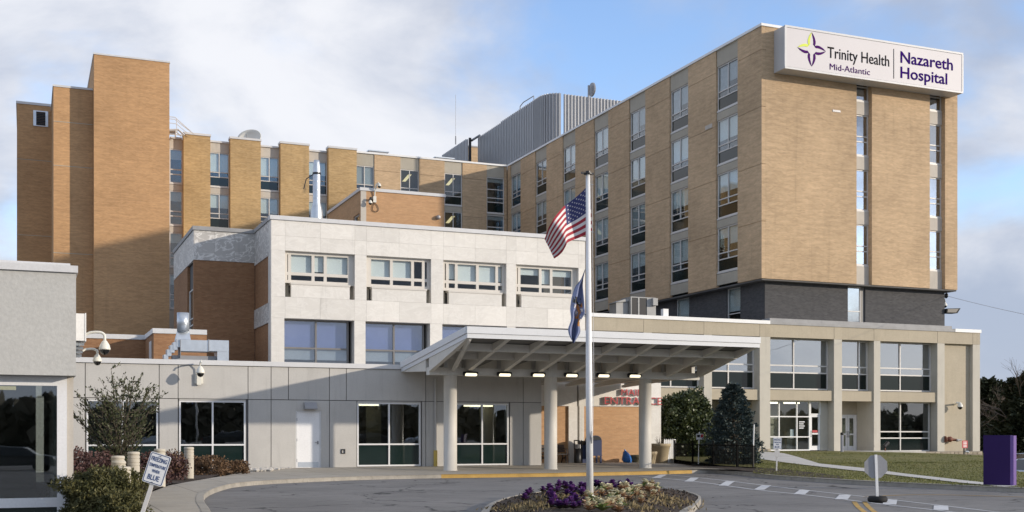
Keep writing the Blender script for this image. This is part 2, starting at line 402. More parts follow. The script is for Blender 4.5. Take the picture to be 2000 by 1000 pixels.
M['conifer'] = leafmat('conifer needle', (.014,.022,.012), (.040,.050,.026), 1.2, .7)
M['smalltree']=leafmat('small tree leaf', (.040,.050,.022), (.095,.105,.050), 5, .5)
M['kale_p']  = leafmat('purple kale', (.055,.014,.10), (.14,.045,.21), 14, .6)
M['kale_pd'] = leafmat('dark kale leaf', (.030,.030,.030), (.10,.075,.055), 10, .6)
M['kale_w']  = leafmat('cream kale', (.50,.47,.30), (.72,.66,.48), 14, .6)
M['kale_b'] = leafmat('pinkish kale leaf', (.34,.20,.12), (.48,.33,.20), 10, .6)
M['kale_g']  = leafmat('green kale leaf', (.12,.17,.05), (.26,.30,.11), 10, .6)
M['straw']   = leafmat('dry grass', (.16,.12,.055), (.28,.22,.12), 6, .8)

def ground_mat(name, c1, c2, s1, c3=None, s2=20, rough=.9, bump=.4, bs=60, lines=None, spec=.3, cracks=0.0):
    m = newmat(name); b = NB(m); p = b.pos()
    f = b.ramp(b.noise(p, s1, 6, .65), .3, .7); c = b.mix(f, c1, c2)
    fine = b.noise(p, bs, 3, .7)
    if c3: c = b.mix(b.math('MULTIPLY', b.ramp(b.noise(p, s2, 4, .7), .5, .75), .8), c, c3)
    k = b.math('MULTIPLY_ADD', b.math('SUBTRACT', fine, .5), .5, 1.0)
    n = b.new('ShaderNodeVectorMath', operation='SCALE'); b.l.new(c, n.inputs[0]); b.l.new(k, n.inputs['Scale'])
    col = n.outputs[0]
    if cracks:
        vo = b.new('ShaderNodeTexVoronoi', feature='DISTANCE_TO_EDGE'); vo.inputs['Scale'].default_value = .22
        wv = b.new('ShaderNodeVectorMath', operation='ADD'); b.l.new(p, wv.inputs[0])
        nn = b.new('ShaderNodeTexNoise'); nn.inputs['Scale'].default_value = .8; nn.inputs['Detail'].default_value = 5; b.l.new(p, nn.inputs['Vector'])
        b.l.new(b.scaled(nn.outputs['Color'], (2.2,2.2,0)), wv.inputs[1]); b.l.new(wv.outputs[0], vo.inputs['Vector'])
        col = b.mix(b.math('MULTIPLY', b.ramp(vo.outputs['Distance'], .0, .012, 1, 0), cracks), col, (.02,.02,.02))
        oil = b.ramp(b.noise(b.scaled(p, (.5,1.6,1)), .5, 4, .5), .62, .8)
        col = b.mix(b.math('MULTIPLY', oil, .45), col, (.035,.034,.033))
    if lines:   # saw-cut joints of the paving
        s1_ = b.new('ShaderNodeSeparateXYZ'); b.l.new(p, s1_.inputs[0])
        for i, step in ((0, lines), (1, lines)):
            fr = b.math('FRACT', b.math('DIVIDE', s1_.outputs[i], step))
            e = b.math('LESS_THAN', b.math('ABSOLUTE', b.math('SUBTRACT', fr, .5)), .012/step*1.2)
            col = b.mix(b.math('MULTIPLY', e, .6), col, (.10,.095,.085))
    b.bsdf(col, rough, 0, spec, b.bump(fine, bump, .02)); return m
M['asphalt'] = ground_mat('asphalt', (.165,.158,.150), (.225,.215,.203), .28, (.125,.121,.117), 2.2, cracks=.85, bs=45)
M['ground']  = ground_mat('far ground', (.10,.10,.09), (.16,.15,.12), .05)
M['walk']    = ground_mat('concrete paving', (.34,.305,.25), (.42,.38,.315), .5, (.30,.27,.22), 6, lines=1.6, bs=40, bump=.15)
M['kerb']    = ground_mat('kerb concrete', (.28,.26,.225), (.38,.35,.30), 1.2, (.22,.20,.17), 5, bs=30, bump=.3)
M['path']    = ground_mat('pale path', (.50,.48,.44), (.58,.555,.51), .6, bs=40, bump=.1)
M['lawn'] = ground_mat('lawn soil and grass', (.125,.128,.038), (.19,.172,.060), .45, (.22,.18,.09), 1.6, bs=25, bump=.8)
M['mulch']   = ground_mat('mulch', (.035,.026,.020), (.075,.055,.042), 2.5, (.10,.075,.05), 14, bs=28, bump=1.0)
M['paint']   = wear('worn white road paint', (.55,.55,.55), .8, var=.22, scale=2.0, fvar=.2)
M['grass'] = leafmat('grass blade', (.105,.125,.032), (.21,.195,.065), 1.2, .7)
# ------------------------------------------------------------------ ground, road, kerbs, paths
def sm(t): t = min(1.0, max(0.0, t)); return t*t*(3-2*t)
def hwalk(x, y): return .03+.08*sm((y-45)/3.5)
def hlawn(x, y): return .03+.42*sm((y-34)/24)*(1-.9*sm((x-47)/12))-1.0*sm((x/max(y,1)-1.0)/.06)*sm((x-36)/5)   # falls away to a lower drive at the right
def Gz(px, py, fn):
    z = .1
    for _ in range(12):
        p = G(px, py, z); z = fn(*p)
    return p
def smooth_line(pts, k=6):
    out_ = []
    for i in range(len(pts)-1):
        p0, p1, p2, p3 = pts[max(i-1,0)], pts[i], pts[i+1], pts[min(i+2,len(pts)-1)]
        for j in range(k):
            t = j/k
            out_.append(tuple(.5*((2*b)+(-a+c)*t+(2*a-5*b+4*c-d)*t*t+(-a+3*b-3*c+d)*t**3) for a,b,c,d in zip(p0,p1,p2,p3)))
    return out_+[pts[-1]]
def drape(name, poly, fn, zo, mat, step=1.6, kind='structure'):
    bm = bmesh.new(); vs = [bm.verts.new((x,y,0)) for x,y in poly]; f = bm.faces.new(vs)
    bmesh.ops.triangulate(bm, faces=[f])
    xs = [p[0] for p in poly]; ys = [p[1] for p in poly]
    for ax, lo, hi in ((0,min(xs),max(xs)),(1,min(ys),max(ys))):
        n = int(min(60, (hi-lo)/step))
        for i in range(1, n):
            c = [0,0,0]; c[ax] = lo+(hi-lo)*i/n; no = [0,0,0]; no[ax] = 1
            bmesh.ops.bisect_plane(bm, geom=bm.verts[:]+bm.edges[:]+bm.faces[:], plane_co=c, plane_no=no)
    for v in bm.verts: v.co.z = fn(v.co.x, v.co.y)+zo
    bmesh.ops.recalc_face_normals(bm, faces=bm.faces[:])
    if sum(f.normal.z for f in bm.faces) < 0: bmesh.ops.reverse_faces(bm, faces=bm.faces[:])
    me = bpy.data.meshes.new(name); bm.to_mesh(me); bm.free(); me.materials.append(mat)
    o = put(name, me); o['kind'] = kind; return o
flat = lambda x, y: 0.0
g = MB().box(-700,900,-700,900,-1.0,-.16); solo('ground', g, M['ground'], kind='structure')
drape('road', [(-60,-90),(140,-90),(140,24),(60,41),(26,44),(5,44),(-2,20),(-60,20)], flat, -.10, M['asphalt'], 40)
ROADZ = -.10
kl_px = [(430,1075),(412,1000),(399,979),(402,963),(428,951),(468,942.5),(552,936.5),(700,930.5),(862,927)]
ky_px = [(862,927),(950,926),(1100,924),(1250,921),(1352,918.5)]
kr_px = [(1352,918.5),(1385,918),(1418,919.5),(1470,924),(1520,929),(1650,937),(1800,944.5),(2000,953),(2400,968)]
KL = smooth_line([G(a,b,.03) for a,b in kl_px]); KY = smooth_line([G(a,b,.03) for a,b in ky_px]); KR = smooth_line([G(a,b,.03) for a,b in kr_px])
def kerb(name, line, mat, w=.17, top=.034, bot=-.13):
    P_ = [Vector((x,y)) for x,y in line]; n = len(P_); mb = MB(); vs = []
    for i in range(n):
        t = (P_[min(i+1,n-1)]-P_[max(i-1,0)]).normalized(); no = Vector((-t.y, t.x))
        a = P_[i]; b2 = P_[i]+no*w
        vs += [(a.x,a.y,bot),(a.x+no.x*.02,a.y+no.y*.02,top),(b2.x,b2.y,top+.004),(b2.x,b2.y,bot)]
    fs = [(i*4+j, (i+1)*4+j, (i+1)*4+j+1, i*4+j+1) for i in range(n-1) for j in range(3)]
    mb.add(vs, fs); return solo(name, mb, mat, kind='structure')
kerb('kerb', KL, M['kerb']); kerb('kerb', KY, M['yellow']); kerb('kerb', KR, M['kerb'])
YG, YE, YM = 48.5, 52.0, 61.4           # planes of the grey wing, the entrance wall, the marble and beige fronts
XGE = XF(1058, YG)
XEE = XF(1290, YE)
fence_px = [(1318,908),(1366,911.5),(1420,915),(1476,918.5)]
FEN = [G(a,b,.04) for a,b in fence_px]
bed_edge = [G(a,b,.03) for a,b in [(236,1080),(258,990),(282,966),(330,948),(385,938),(480,922),(548,915)]]
walk_poly = bed_edge+[(XF(552,YG)-.2,YG+.3),(XGE,YG+.3),(XGE,YE+.3),(XEE+.6,YE+.3)]+FEN+[G(1490,925.5,.03)]+[p for p in reversed(KL+KY[1:]+KR[1:22])]
drape('pavement', walk_poly, hwalk, 0.0, M['walk'])
lawn_poly = [p for p in KR[18:]]+[(60,5),(150,20),(150,110),(62,110),(62,YM+.2),(XF(1250,YM),YM+.2),(XF(1300,56),56)]+FEN[::-1][:3][::-1][::-1]
lawn_poly = KR[18:]+[(40,8),(150,20),(150,130),(63,130),(63,YM+.3),(34,YM+.3),(XEE+.6,57)]+FEN
drape('lawn', lawn_poly, hlawn, -.012, M['lawn'])
path_top = [(1484,882),(1530,885.5),(1600,904),(1693,915),(1732,920.5),(1882,938.5),(1936,944.5),(1990,950)]
path_bot = [(1960,951),(1870,942.5),(1741,927.5),(1693,921.5),(1600,911.5),(1545,897),(1484,892)]
drape('footpath', [Gz(a,b,hlawn) for a,b in path_top+path_bot], hlawn, .012, M['path'])
bed_poly = [(XF(170,20),20),(XF(150,YG),YG+.2)]+[(XF(552,YG)-.2,YG+.2)]+bed_edge[::-1]
drape('planting_bed', bed_poly, lambda x,y: .05+.05*math.sin(x*1.7)*math.sin(y*1.3), 0.0, M['mulch'])
# soil strip beside the right kerb
drape('planting_bed', [Gz(a,b,hlawn) for a,b in [(1320,907),(1400,911),(1476,913),(1530,916),(1600,924),(1650,931),(1640,936),(1560,931),(1500,925),(1440,918)]], hlawn, .004, M['mulch'])
# road markings
def line_strip(name, pts, w, mat, zo=.006):
    P_ = [Vector(p) for p in pts]; n = len(P_); vs = []
    for i in range(n):
        t = (P_[min(i+1,n-1)]-P_[max(i-1,0)]).normalized(); no = Vector((-t.y,t.x))*w/2
        vs += [(P_[i].x-no.x,P_[i].y-no.y,ROADZ+zo),(P_[i].x+no.x,P_[i].y+no.y,ROADZ+zo)]
    return solo(name, MB().add(vs, [(2*i,2*i+2,2*i+3,2*i+1) for i in range(n-1)]), mat, kind='structure')
GR = lambda a, b: G(a, b, ROADZ)
up = [(1230,924.5),(1295,927),(1400,937),(1500,949),(1600,960.5),(1650,966),(1800,983),(1960,1002),(2060,1014)]
lo = [(1215,927.5),(1250,930.5),(1357,940.5),(1470,956),(1570,966.5),(1650,976),(1740,987),(1840,998),(1990,1018)]
line_strip('road_line', smooth_line([GR(*p) for p in up],3), .09, M['paint'])
line_strip('road_line', smooth_line([GR(*p) for p in lo],3), .10, M['paint'])
for a, b in (((1296,927.5),(1281,934)),((1357,933.5),(1345,941)),((1427,940),(1413,949)),((1497,948.5),(1482,957)),((1572,957.5),(1561,966)),((1651,967),(1643,976)),((1740,976.5),(1737,986)),((1838,988),(1838,997))):
    line_strip('road_line', [GR(*a), GR(*b)], .30, M['paint'], .010)
line_strip('road_line', smooth_line([GR(*p) for p in [(1686,971),(1740,968),(1800,966.5),(1900,968),(2050,973)]]), .11, M['yellow'])
for dx in (0, 20):
    line_strip('road_line', smooth_line([GR(*p) for p in [(1668+dx,980),(1676+dx,990),(1692+dx,1003),(1730+dx,1030)]]), .11, M['yellow'])

# ------------------------------------------------------------------ windows
WC = {}
def cached(key, fn):
    if key not in WC: WC[key] = fn()
    return WC[key]
def window(bld, x, y, z, w, h, face='F', cols=(0,1), rows=(0,1), types=('glass',), merge=(), fw=.06, fd=.10,
           frame='alu', glassm='glass', spand='spandrel', blinds=(), blind='blind', name='window', sill=0.0):
    """x,y,z = lower corner on the left as one looks at it; rows and cols are fractions; a frame with its panes and blinds as children"""
    fm, key = M[frame], (round(w,3), round(h,3), tuple(cols), tuple(rows), tuple(types), tuple(merge), fw, fd, frame, glassm, spand, sill)
    cells = []
    for j in range(len(rows)-1):
        cs = [0,1] if j in merge else cols
        for i in range(len(cs)-1): cells.append((cs[i]*w, cs[i+1]*w, rows[j]*h, rows[j+1]*h, types[j], i, j))
    def mk():
        b = MB(); hs = [(c[0]+(fw/2 if c[0] > .01 else fw), c[1]-(fw/2 if c[1] < w-.01 else fw), c[2]+(fw/2 if c[2] > .01 else fw), c[3]-(fw/2 if c[3] < h-.01 else fw)) for c in cells]
        b.holes(0, w, 0, h, hs, 0, fd)
        if sill: b.box(-.03, w+.03, -.06, fd, -sill, -.003)
        return mesh_from('window_frame', b.v, b.f, fm)
    o = put(name, cached(key, mk), bld, Vector((x,y,z))-ROOT[bld], R(-90) if face == 'L' else 0)
    for c in cells:
        def mkp(c=c):
            b = MB().box(c[0]+.01, c[1]-.01, fd*.45, fd*.45+.012, c[2]+.01, c[3]-.01)
            return mesh_from('pane', b.v, b.f, M[spand] if c[4] == 'spandrel' else M[glassm])
        p = put('spandrel' if c[4] == 'spandrel' else 'pane', cached(key+c, mkp), o)
        if c[4] != 'spandrel' and c[3]-c[2] > .5:
            p.rotation_euler = (R(rng.uniform(-.25,.25)), 0, R(rng.uniform(-.3,.3)))
    for bl in blinds:
        i, j, fr = bl[:3]; bmn = bl[3] if len(bl) > 3 else blind
        c = [q for q in cells if q[5] == i and q[6] == j][0]
        fr = round(fr, 2)
        def mkb(c=c, fr=fr, bmn=bmn):
            b = MB().box(c[0]+.02, c[1]-.02, fd+.05, fd+.06, c[3]-(c[3]-c[2])*fr, c[3]-.01)
            return mesh_from('blind', b.v, b.f, M[bmn])
        put('blind', cached(key+c+(fr,bmn), mkb), o)
    return o
PAT = dict(cols=(0,.5,1), rows=(0,.28,.42,1), types=('spandrel','glass','glass'), merge=(0,), fw=.07, sill=.10)
def panel(bld, name, x0, x1, y, z0, z1, th, mat, label=None):
    return part(bld, name, MB().box(x0, x1, y, y+th, z0, z1), M[mat], label=label)
def panelL(bld, name, X, y0, y1, z0, z1, th, mat, label=None):
    return part(bld, name, MB().box(X, X+th, y0, y1, z0, z1), M[mat], label=label)
FLOOR = 3.56
ROWTOP = [25.80-FLOOR*i for i in range(4)]      # heads of the ward windows, all wings share the floors
WINH = 2.92
ROOF = 27.0

# ------------------------------------------------------------------ the ward tower with the roof sign
YT = 61.75; XT = 42.3; XR = XF(1870, YT); YB = 132.0
tower = thing('ward_tower', 'tall tan brick ward tower with charcoal brick base, behind the beige two storey wing', 'building', ((XT+XR)/2, 80, 0))
part(tower, 'core', MB().box(XT+1.6, XR-1.6, YT+1.6, YB-1, 6, ROOF-.6), M['room'])
part(tower, 'roof', MB().box(XT+.3, XR-.3, YT+.3, YB, ROOF-.6, ROOF-.25), M['roofing'])
part(tower, 'rear_wall', MB().box(XR-.4, XR-.01, YT+.32, YB, 11.2, ROOF-.1).box(XT+.3, XR, YB, YB+.3, 11.2, ROOF-.1), M['brick_tan'])
part(tower, 'soffit', MB().box(XT+.05, XR-.05, YT+.05, YB, 11.10, 11.19), M['joint'])
# -- long side wall, facing left
colsL = [(997,1016.5),(1045.4,1067),(1099,1123.4),(1160,1187.6),(1229,1260),(1308,1343.7),(1398.5,1440.3)]
cY = [(YL(b, XT), YL(a, XT)) for a, b in colsL]
edges = [YT]+[v for c in cY for v in c]
piers = [(YT, cY[0][0])] if False else []
seq = sorted(cY)
lastY = YT
for (y0, y1) in seq+[(103.55, None)]:
    zs = [11.2]+[ROWTOP[i]-.35 for i in (3,2,1,0)]+[ROOF-.1]
    if lastY == YT:
        for k in range(5): panelL(tower, 'brick_panel', XT, lastY+.004, y0-.02, zs[k]+.012, zs[k+1]-.012, .3, 'brick_tan')
    else:
        for k in range(5): panelL(tower, 'brick_panel', XT, lastY+.02, y0-.02, zs[k]+.012, zs[k+1]-.012, .3, 'brick_tan')
    lastY = y1
part(tower, 'backing', MB().box(XT+.26, XT+.29, YT+.05, seq[0][0], 11.2, ROOF-.1), M['joint'])
blk = [0,0,0,0,1,2,3]
for ci, (y0, y1) in enumerate(seq):
    if ci: part(tower, 'backing', MB().box(XT+.26, XT+.29, seq[ci-1][1], y0, 11.2, ROOF-.1), M['joint'])
    zt = ROOF-.1
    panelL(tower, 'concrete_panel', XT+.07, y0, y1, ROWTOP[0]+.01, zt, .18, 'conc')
    for r in range(4):
        zb = ROWTOP[r]-WINH
        t = rng.random()
        if r == 0 and ci < 3: bl = [(0,2,1.0,'curtain'),(1,2,.72,'curtain')]
        elif t < .55: f_ = rng.choice([.8,.9,1.0,.72]); bl = [(0,2,f_),(1,2,f_)]
        elif t < .72: bl = [(0,2,rng.uniform(.4,.8)),(1,2,rng.uniform(.4,.9))]
        elif t < .85: bl = [(0,2,.9,'blind_grey'),(1,2,.9,'blind_grey')]
        else: bl = [(1,2,.35,'blind_grey')]
        window(tower, XT+.12, y1-.03, zb, y1-y0-.06, WINH, 'L', blinds=bl, blind='blind', **PAT)
        zn = ROWTOP[r+1]+.01 if r < 3 else 11.35
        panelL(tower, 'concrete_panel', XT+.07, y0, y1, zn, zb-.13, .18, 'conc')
# -- sunny end wall
xa, xb = XF(1673,YT), XF(1703,YT); xc, xd = XF(1816,YT), XF(1846,YT)
for x0, x1 in ((XT, xa),(xb, xc),(xd, XR)):
    part(tower, 'brick_panel', MB().box(x0+(.304 if x0 == XT else 0), x1, YT, YT+.5, 11.2, ROOF-.1), M['brick_tan'])
for x0, x1, nn in ((xa,xb,0),(xc,xd,1)):
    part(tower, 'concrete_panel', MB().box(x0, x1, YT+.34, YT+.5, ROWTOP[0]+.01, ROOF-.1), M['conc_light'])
    for r in range(4):
        zb = ROWTOP[r]-WINH+.3
        window(tower, x0, YT+.37, zb, x1-x0, WINH-.3, 'F', cols=(0,1), rows=(0,.34,.47,1), types=('glass','glass','glass'), fw=.07, sill=.1,
               glassm='glass_mirror', blinds=[(0,2,.75)] if (r+nn) % 3 == 0 else [])
        zn = ROWTOP[r+1]+.01 if r < 3 else 11.2
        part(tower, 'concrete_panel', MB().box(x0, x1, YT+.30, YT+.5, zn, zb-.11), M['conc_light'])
part(tower, 'coping', MB().box(XT-.06, XT+.5, YT-.06, 103.4, ROOF-.1, ROOF+.06).box(XT+.5, XR+.06, YT-.06, YT+.5, ROOF-.1, ROOF+.06), M['coping_white'])
# -- charcoal brick storey, set back under the brick
XD, YD = XT+.62, YT+.55; XDR = XF(1845, YD)
w1a, w1b = XF(1656,YD), XF(1690,YD)
dz0, dz1 = 8.2, 11.1
part(tower, 'base_wall', MB().holes(XD, XDR, dz0, dz1, [(w1a,w1b,8.75,dz1)], YD, YD+.3), M['brick_dark'])
window(tower, w1a, YD+.12, 8.75, w1b-w1a-.28, dz1-8.75, 'F', rows=(0,.32,1), types=('glass','glass'), glassm='glass_mirror', blinds=[(0,1,1.0)], sill=.08)
part(tower, 'window_jamb', MB().box(w1b-.26, w1b, YD+.1, YD+.3, 8.75, dz1), M['alu_dark'])
hb = [(YL(b,XD), YL(a,XD)) for a,b in ((1320,1346),(1419,1446))]
mb = MB(); lastY = YD+.3
for y0,y1 in sorted(hb)+[(YB,None)]:
    mb.box(XD, XD+.3, lastY, y0, dz0, dz1)
    if y1: mb.box(XD, XD+.3, y0, y1, dz0, 8.7)
    lastY = y1
part(tower, 'base_wall', mb, M['brick_dark'])
for y0,y1 in hb: window(tower, XD+.1, y1, 8.7, y1-y0, dz1-8.7, 'L', rows=(0,.3,1), types=('glass','glass'), blinds=[(0,1,.9)])
# small wall fittings of the tower
part(tower, 'wall_vent', MB().box(XT-.03, XT, YL(1388,XT)-.2, YL(1381,XT)+.2, ZL(1384,252,XT), ZL(1384,244,XT)), M['conc_light'])
part(tower, 'wall_plate', MB().box(XF(1626,YT), XF(1641,YT), YT-.03, YT, ZF(1633,219,YT), ZF(1633,215,YT)), M['steel'])

# ------------------------------------------------------------------ text
def text_mesh(s, bold=0.0, extrude=0.0):
    c = bpy.data.curves.new('text', 'FONT'); c.body = s; c.size = 1; c.offset = bold; c.extrude = extrude; c.resolution_u = 3
    o = bpy.data.objects.new('text', c); COL.objects.link(o)
    dg = bpy.context.evaluated_depsgraph_get(); dg.update()
    me = bpy.data.meshes.new_from_object(o.evaluated_get(dg)); bpy.data.objects.remove(o); bpy.data.curves.remove(c)
    v = [tuple(p.co) for p in me.vertices]; f = [tuple(p.vertices) for p in me.polygons]; bpy.data.meshes.remove(me)
    return v, f
def lettering(s, x0, x1, zb, cap, bold=0.0, depth=.02, y=0.0):
    """letters standing in the xz plane with their faces towards -y; returns an MB (slot 0 face, slot 1 returns)"""
    v, f = text_mesh(s, bold, .5)
    xs = [p[0] for p in v]; caph = .70 if s else 1
    ref = text_mesh('H', bold)[0]; caph = max(p[1] for p in ref)-min(p[1] for p in ref)
    kx = (x1-x0)/(max(xs)-min(xs)); kz = cap/caph
    mb = MB(); vs = [(x0+(p[0]-min(xs))*kx, y-p[2]*depth, zb+p[1]*kz) for p in v]
    for q in f:
        a = [Vector(vs[i]) for i in q[:3]]; ny = (a[1]-a[0]).cross(a[2]-a[0])
        side = abs(ny.y) < .5*ny.length if ny.length > 1e-12 else True
        mb.m.append(1 if side else 0)
    mb.v = vs; mb.f = f; return mb

# ------------------------------------------------------------------ roof sign
YS = YT-1.15; sx0, sx1 = XF(1533,YS), XF(1881,YS); sz0, sz1 = ZF(1533,132.6,YS), ZF(1533,49,YS)
sign = thing('roof_sign', 'long white sign box lettered Nazareth Hospital, high on the tan brick tower', 'sign', ((sx0+sx1)/2, YS, sz0))
part(sign, 'cabinet', MB().box(sx0, sx1, YS+.02, YT-.004, sz0, sz1), M['sign_side'])
part(sign, 'sign_face', MB().box(sx0+.12, sx1-.1, YS+.004, YS+.02, sz0+.12, sz1-.12), M['sign_white'])
part(sign, 'trim', MB().box(sx0, sx1, YS-.02, YS+.03, sz1-.10, sz1+.02).box(sx0, sx1, YS-.02, YS+.03, sz0-.02, sz0+.10).box(sx0-.02, sx0+.12, YS-.02, YS+.03, sz0+.10, sz1-.10).box(sx1-.1, sx1+.02, YS-.02, YS+.03, sz0+.10, sz1-.10), M['coping'])
sX = lambda px: XF(px, YS); sZ = lambda px, py: ZF(px, py, YS)
for s, xa_, xb_, base, cap, mt, bo in (('Trinity Health',(1616.3),(1736.7),(1620,112.6),(1618,91.2),'ink_grey',.003),('Mid-Atlantic',1620.6,1699,(1621,135.6),(1621,124),'ink_plum',-.002),
        ('Nazareth',1758.8,1861,(1759,122),(1759,99.5),'ink_purple',.012),('Hospital',1758.8,1850,(1759,151.8),(1759,129.6),'ink_purple',.012)):
    zb = sZ(*base); part(sign, 'lettering', lettering(s, sX(xa_), sX(xb_), zb, sZ(*cap)-zb, bo, .02, YS-.006), [M[mt], M[mt]])
part(sign, 'divider', MB().box(sX(1745.1), sX(1746.1), YS-.012, YS+.003, sZ(1745.5,153.5), sZ(1745.5,95.5)), M['ink_grey'])
ecx, ecz, er = sX(1585.3), sZ(1585.3,96.5), 1.02
outer = [(.0,1.04),(.14,.88),(.235,.70),(.285,.53),(.285,.38),(.23,.20)]
inner = [(.115,.31),(.125,.46),(.105,.64),(.05,.84)]
def petal_half(rot, mirror):
    pts = [((-x if mirror else x), z) for x, z in outer+inner]
    c_, s_ = math.cos(rot), math.sin(rot)
    pts = [(ecx+er*(x*c_+z*s_), ecz+er*(-x*s_+z*c_)) for x, z in pts]
    return pts[::-1] if mirror else pts
lime = MB(); plum = MB()
for k in range(4):
    for mi_ in (False, True):
        tgt = lime if (k, mi_) in ((0,True),(3,False)) else plum
        tgt.prism_xz(petal_half(k*math.pi/2, mi_), YS-.012, YS+.002)
part(sign, 'emblem', lime, M['ink_lime']); part(sign, 'emblem', plum, M['ink_plum'])

# ------------------------------------------------------------------ the rear ward slab
YS2 = 103.6
slab = thing('ward_slab', 'long tan brick ward block with golden piers, behind the marble block', 'building', (12, YS2, 0))
XL0 = XF(318, YS2)
part(slab, 'core', MB().box(XL0, XT-.2, YS2+1.6, YS2+14, 0, ROOF-.6), M['room'])
part(slab, 'roof', MB().box(XL0, XT+.28, YS2+.4, YS2+16, ROOF-.6, ROOF-.3), M['roofing'])
wc = [(331,357),(409,448),(507,545.5),(601,639),(693.5,731),(782.5,818.5),(868.5,903),(951,985)]
wx = [(XF(a,YS2), XF(b,YS2)) for a,b in wc]
prev = XL0
for i, (x0, x1) in enumerate(wx+[(XT-.02, None)]):
    gold = 1 <= i <= 4
    if gold: part(slab, 'brick_pier', MB().box(prev, x0, YS2-.55, YS2+.3, 0, ROOF-.02), M['brick_gold']); part(slab, 'pier_cap', MB().box(prev-.05, x0+.05, YS2-.62, YS2+.35, ROOF-.02, ROOF+.16), M['coping'])
    elif i > 4:
        zs = [0, 11.2]+[ROWTOP[k]-.35 for k in (3,2,1,0)]+[ROOF-.1]
        for k in range(6): panel(slab, 'brick_panel', prev+.02, x0-.02, YS2, zs[k]+.012, zs[k+1]-.012, .3, 'brick_tan')
        part(slab, 'backing', MB().box(prev, x0, YS2+.26, YS2+.31, 0, ROOF-.1), M['joint'])
    if x1 is None: break
    cm = 'conc_light' if i < 4 else 'conc'
    part(slab, 'concrete_panel', MB().box(x0, x1, YS2+.07, YS2+.3, ROWTOP[0]+.01, ROOF-.1-(0 if i > 3 else .25)), M[cm])
    if i <= 3: part(slab, 'coping', MB().box(x0+.06, x1-.06, YS2-.05, YS2+.4, ROOF-.35, ROOF-.2), M['coping'])
    for r in range(4):
        zb = ROWTOP[r]-WINH
        if i == 7:
            window(slab, x0, YS2+.1, zb-.45, x1-x0, WINH+.45, 'F', cols=(0,1), rows=(0,.3,.42,.66,1), types=('spandrel','glass','glass','glass'), fw=.08, blinds=[(0,3,.4,'blind_grey')], sill=.1); zb -= .45
        elif i == 0:
            window(slab, x0, YS2+.1, zb, x1-x0, WINH, 'F', cols=(0,1), rows=(0,.26,.40,1), types=('glass','glass','glass'), fw=.09, blinds=[(0,2,.5,'blind_grey')], sill=.1)
        else:
            f_ = rng.choice([.7,.8,.95,.62]); bl = [(0,2,f_),(1,2,f_)] if i < 5 else []
            window(slab, x0, YS2+.1, zb, x1-x0, WINH, 'F', blinds=bl, blind='blind_grey' if i == 4 else 'blind', **PAT)
            if i in (5,6) and r < 2:
                part(slab, 'ceiling_light', MB().prism_xz([(x0+.5,zb+2.05),(x0+.8,zb+2.05),(x0+1.35,zb+2.7),(x0+1.05,zb+2.7)], YS2+.9, YS2+1.2), M['lamp_dim'])
        zn = ROWTOP[r+1]+.01 if r < 3 else 0
        part(slab, 'concrete_panel', MB().box(x0, x1, YS2+.07, YS2+.3, zn, zb-.13), M[cm])
    prev = x1
part(slab, 'coping', MB().box(wx[4][0]-.1, XT-.08, YS2-.06, YS2+.5, ROOF-.09, ROOF+.07), M['coping_white'])

# ------------------------------------------------------------------ stair and lift shafts on the left
YA = 95.0
a0, a1 = XF(183.5,YA), XF(331,YA); az = ZF(185,103,YA)
shaft = thing('brick_shaft', 'tallest windowless tan brick shaft standing left of the ward block', 'building', ((a0+a1)/2, YA, 0))
part(shaft, 'wall', MB().box(a0, a1, YA, YA+12, 0, az-.12), M['brick_orange']); part(shaft, 'coping', MB().box(a0-.05, a1+.05, YA-.05, YA+12, az-.12, az), M['coping'])
b0 = XF(104.5,YA+1.35); bz = ZF(105,165,YA+1.35)
shaft2 = thing('brick_shaft', 'middle height tan brick shaft with thin pale string courses', 'building', ((b0+a0)/2, YA+1.35, 0))
part(shaft2, 'wall', MB().box(b0, a0-.01, YA+1.35, YA+13, 0, bz-.15), M['brick_orange']); part(shaft2, 'coping', MB().box(b0-.06, a0-.02, YA+1.29, YA+13, bz-.15, bz), M['coping'])
for py in (237, 323, 494): part(shaft2, 'string_course', MB().box(b0-.01, a0-.02, YA+1.335, YA+1.349, ZF(105,py,YA+1.35), ZF(105,py,YA+1.35)+.05), M['conc'])
YC = YA+8.6; c0 = XF(33,YC); c1 = XF(104,YC); cz = ZF(33,197,YC)
shaft3 = thing('brick_shaft', 'lowest tan brick shaft at the far left with a square louvre near its top', 'building', ((c0+c1)/2, YC, 0))
part(shaft3, 'wall', MB().box(c0, c1+.5, YC, YC+8, 0, cz-.2), M['brick_orange']); part(shaft3, 'coping', MB().box(c0-.06, c1+.5, YC-.06, YC+8, cz-.2, cz), M['coping'])
for py in (311,459): part(shaft3, 'string_course', MB().box(c0-.01, c1+.5, YC-.015, YC-.002, ZF(40,py,YC), ZF(40,py,YC)+.05), M['conc'])
lx0, lx1, lz0, lz1 = XF(65,YC), XF(94,YC), ZF(80,247,YC), ZF(80,217,YC)
lv = part(shaft3, 'louvre', MB().holes(lx0, lx1, lz0, lz1, [(lx0+.22,lx1-.2,lz0+.05,lz1-.08)], YC-.09, YC-.002), M['galv'])
sl = MB()
for k in range(8):
    zz = lz0+.1+k*(lz1-lz0-.2)/8; sl.prism_yz([(YC-.08,zz),(YC-.06,zz),(YC-.012,zz+.12),(YC-.03,zz+.12)], lx0+.22, lx1-.2)
off = ROOT[shaft3]; me = mesh_from('slat', [tuple(Vector(p)-off) for p in sl.v], sl.f, M['black']); so_ = put('slats', me, lv); so_['kind'] = 'stuff'

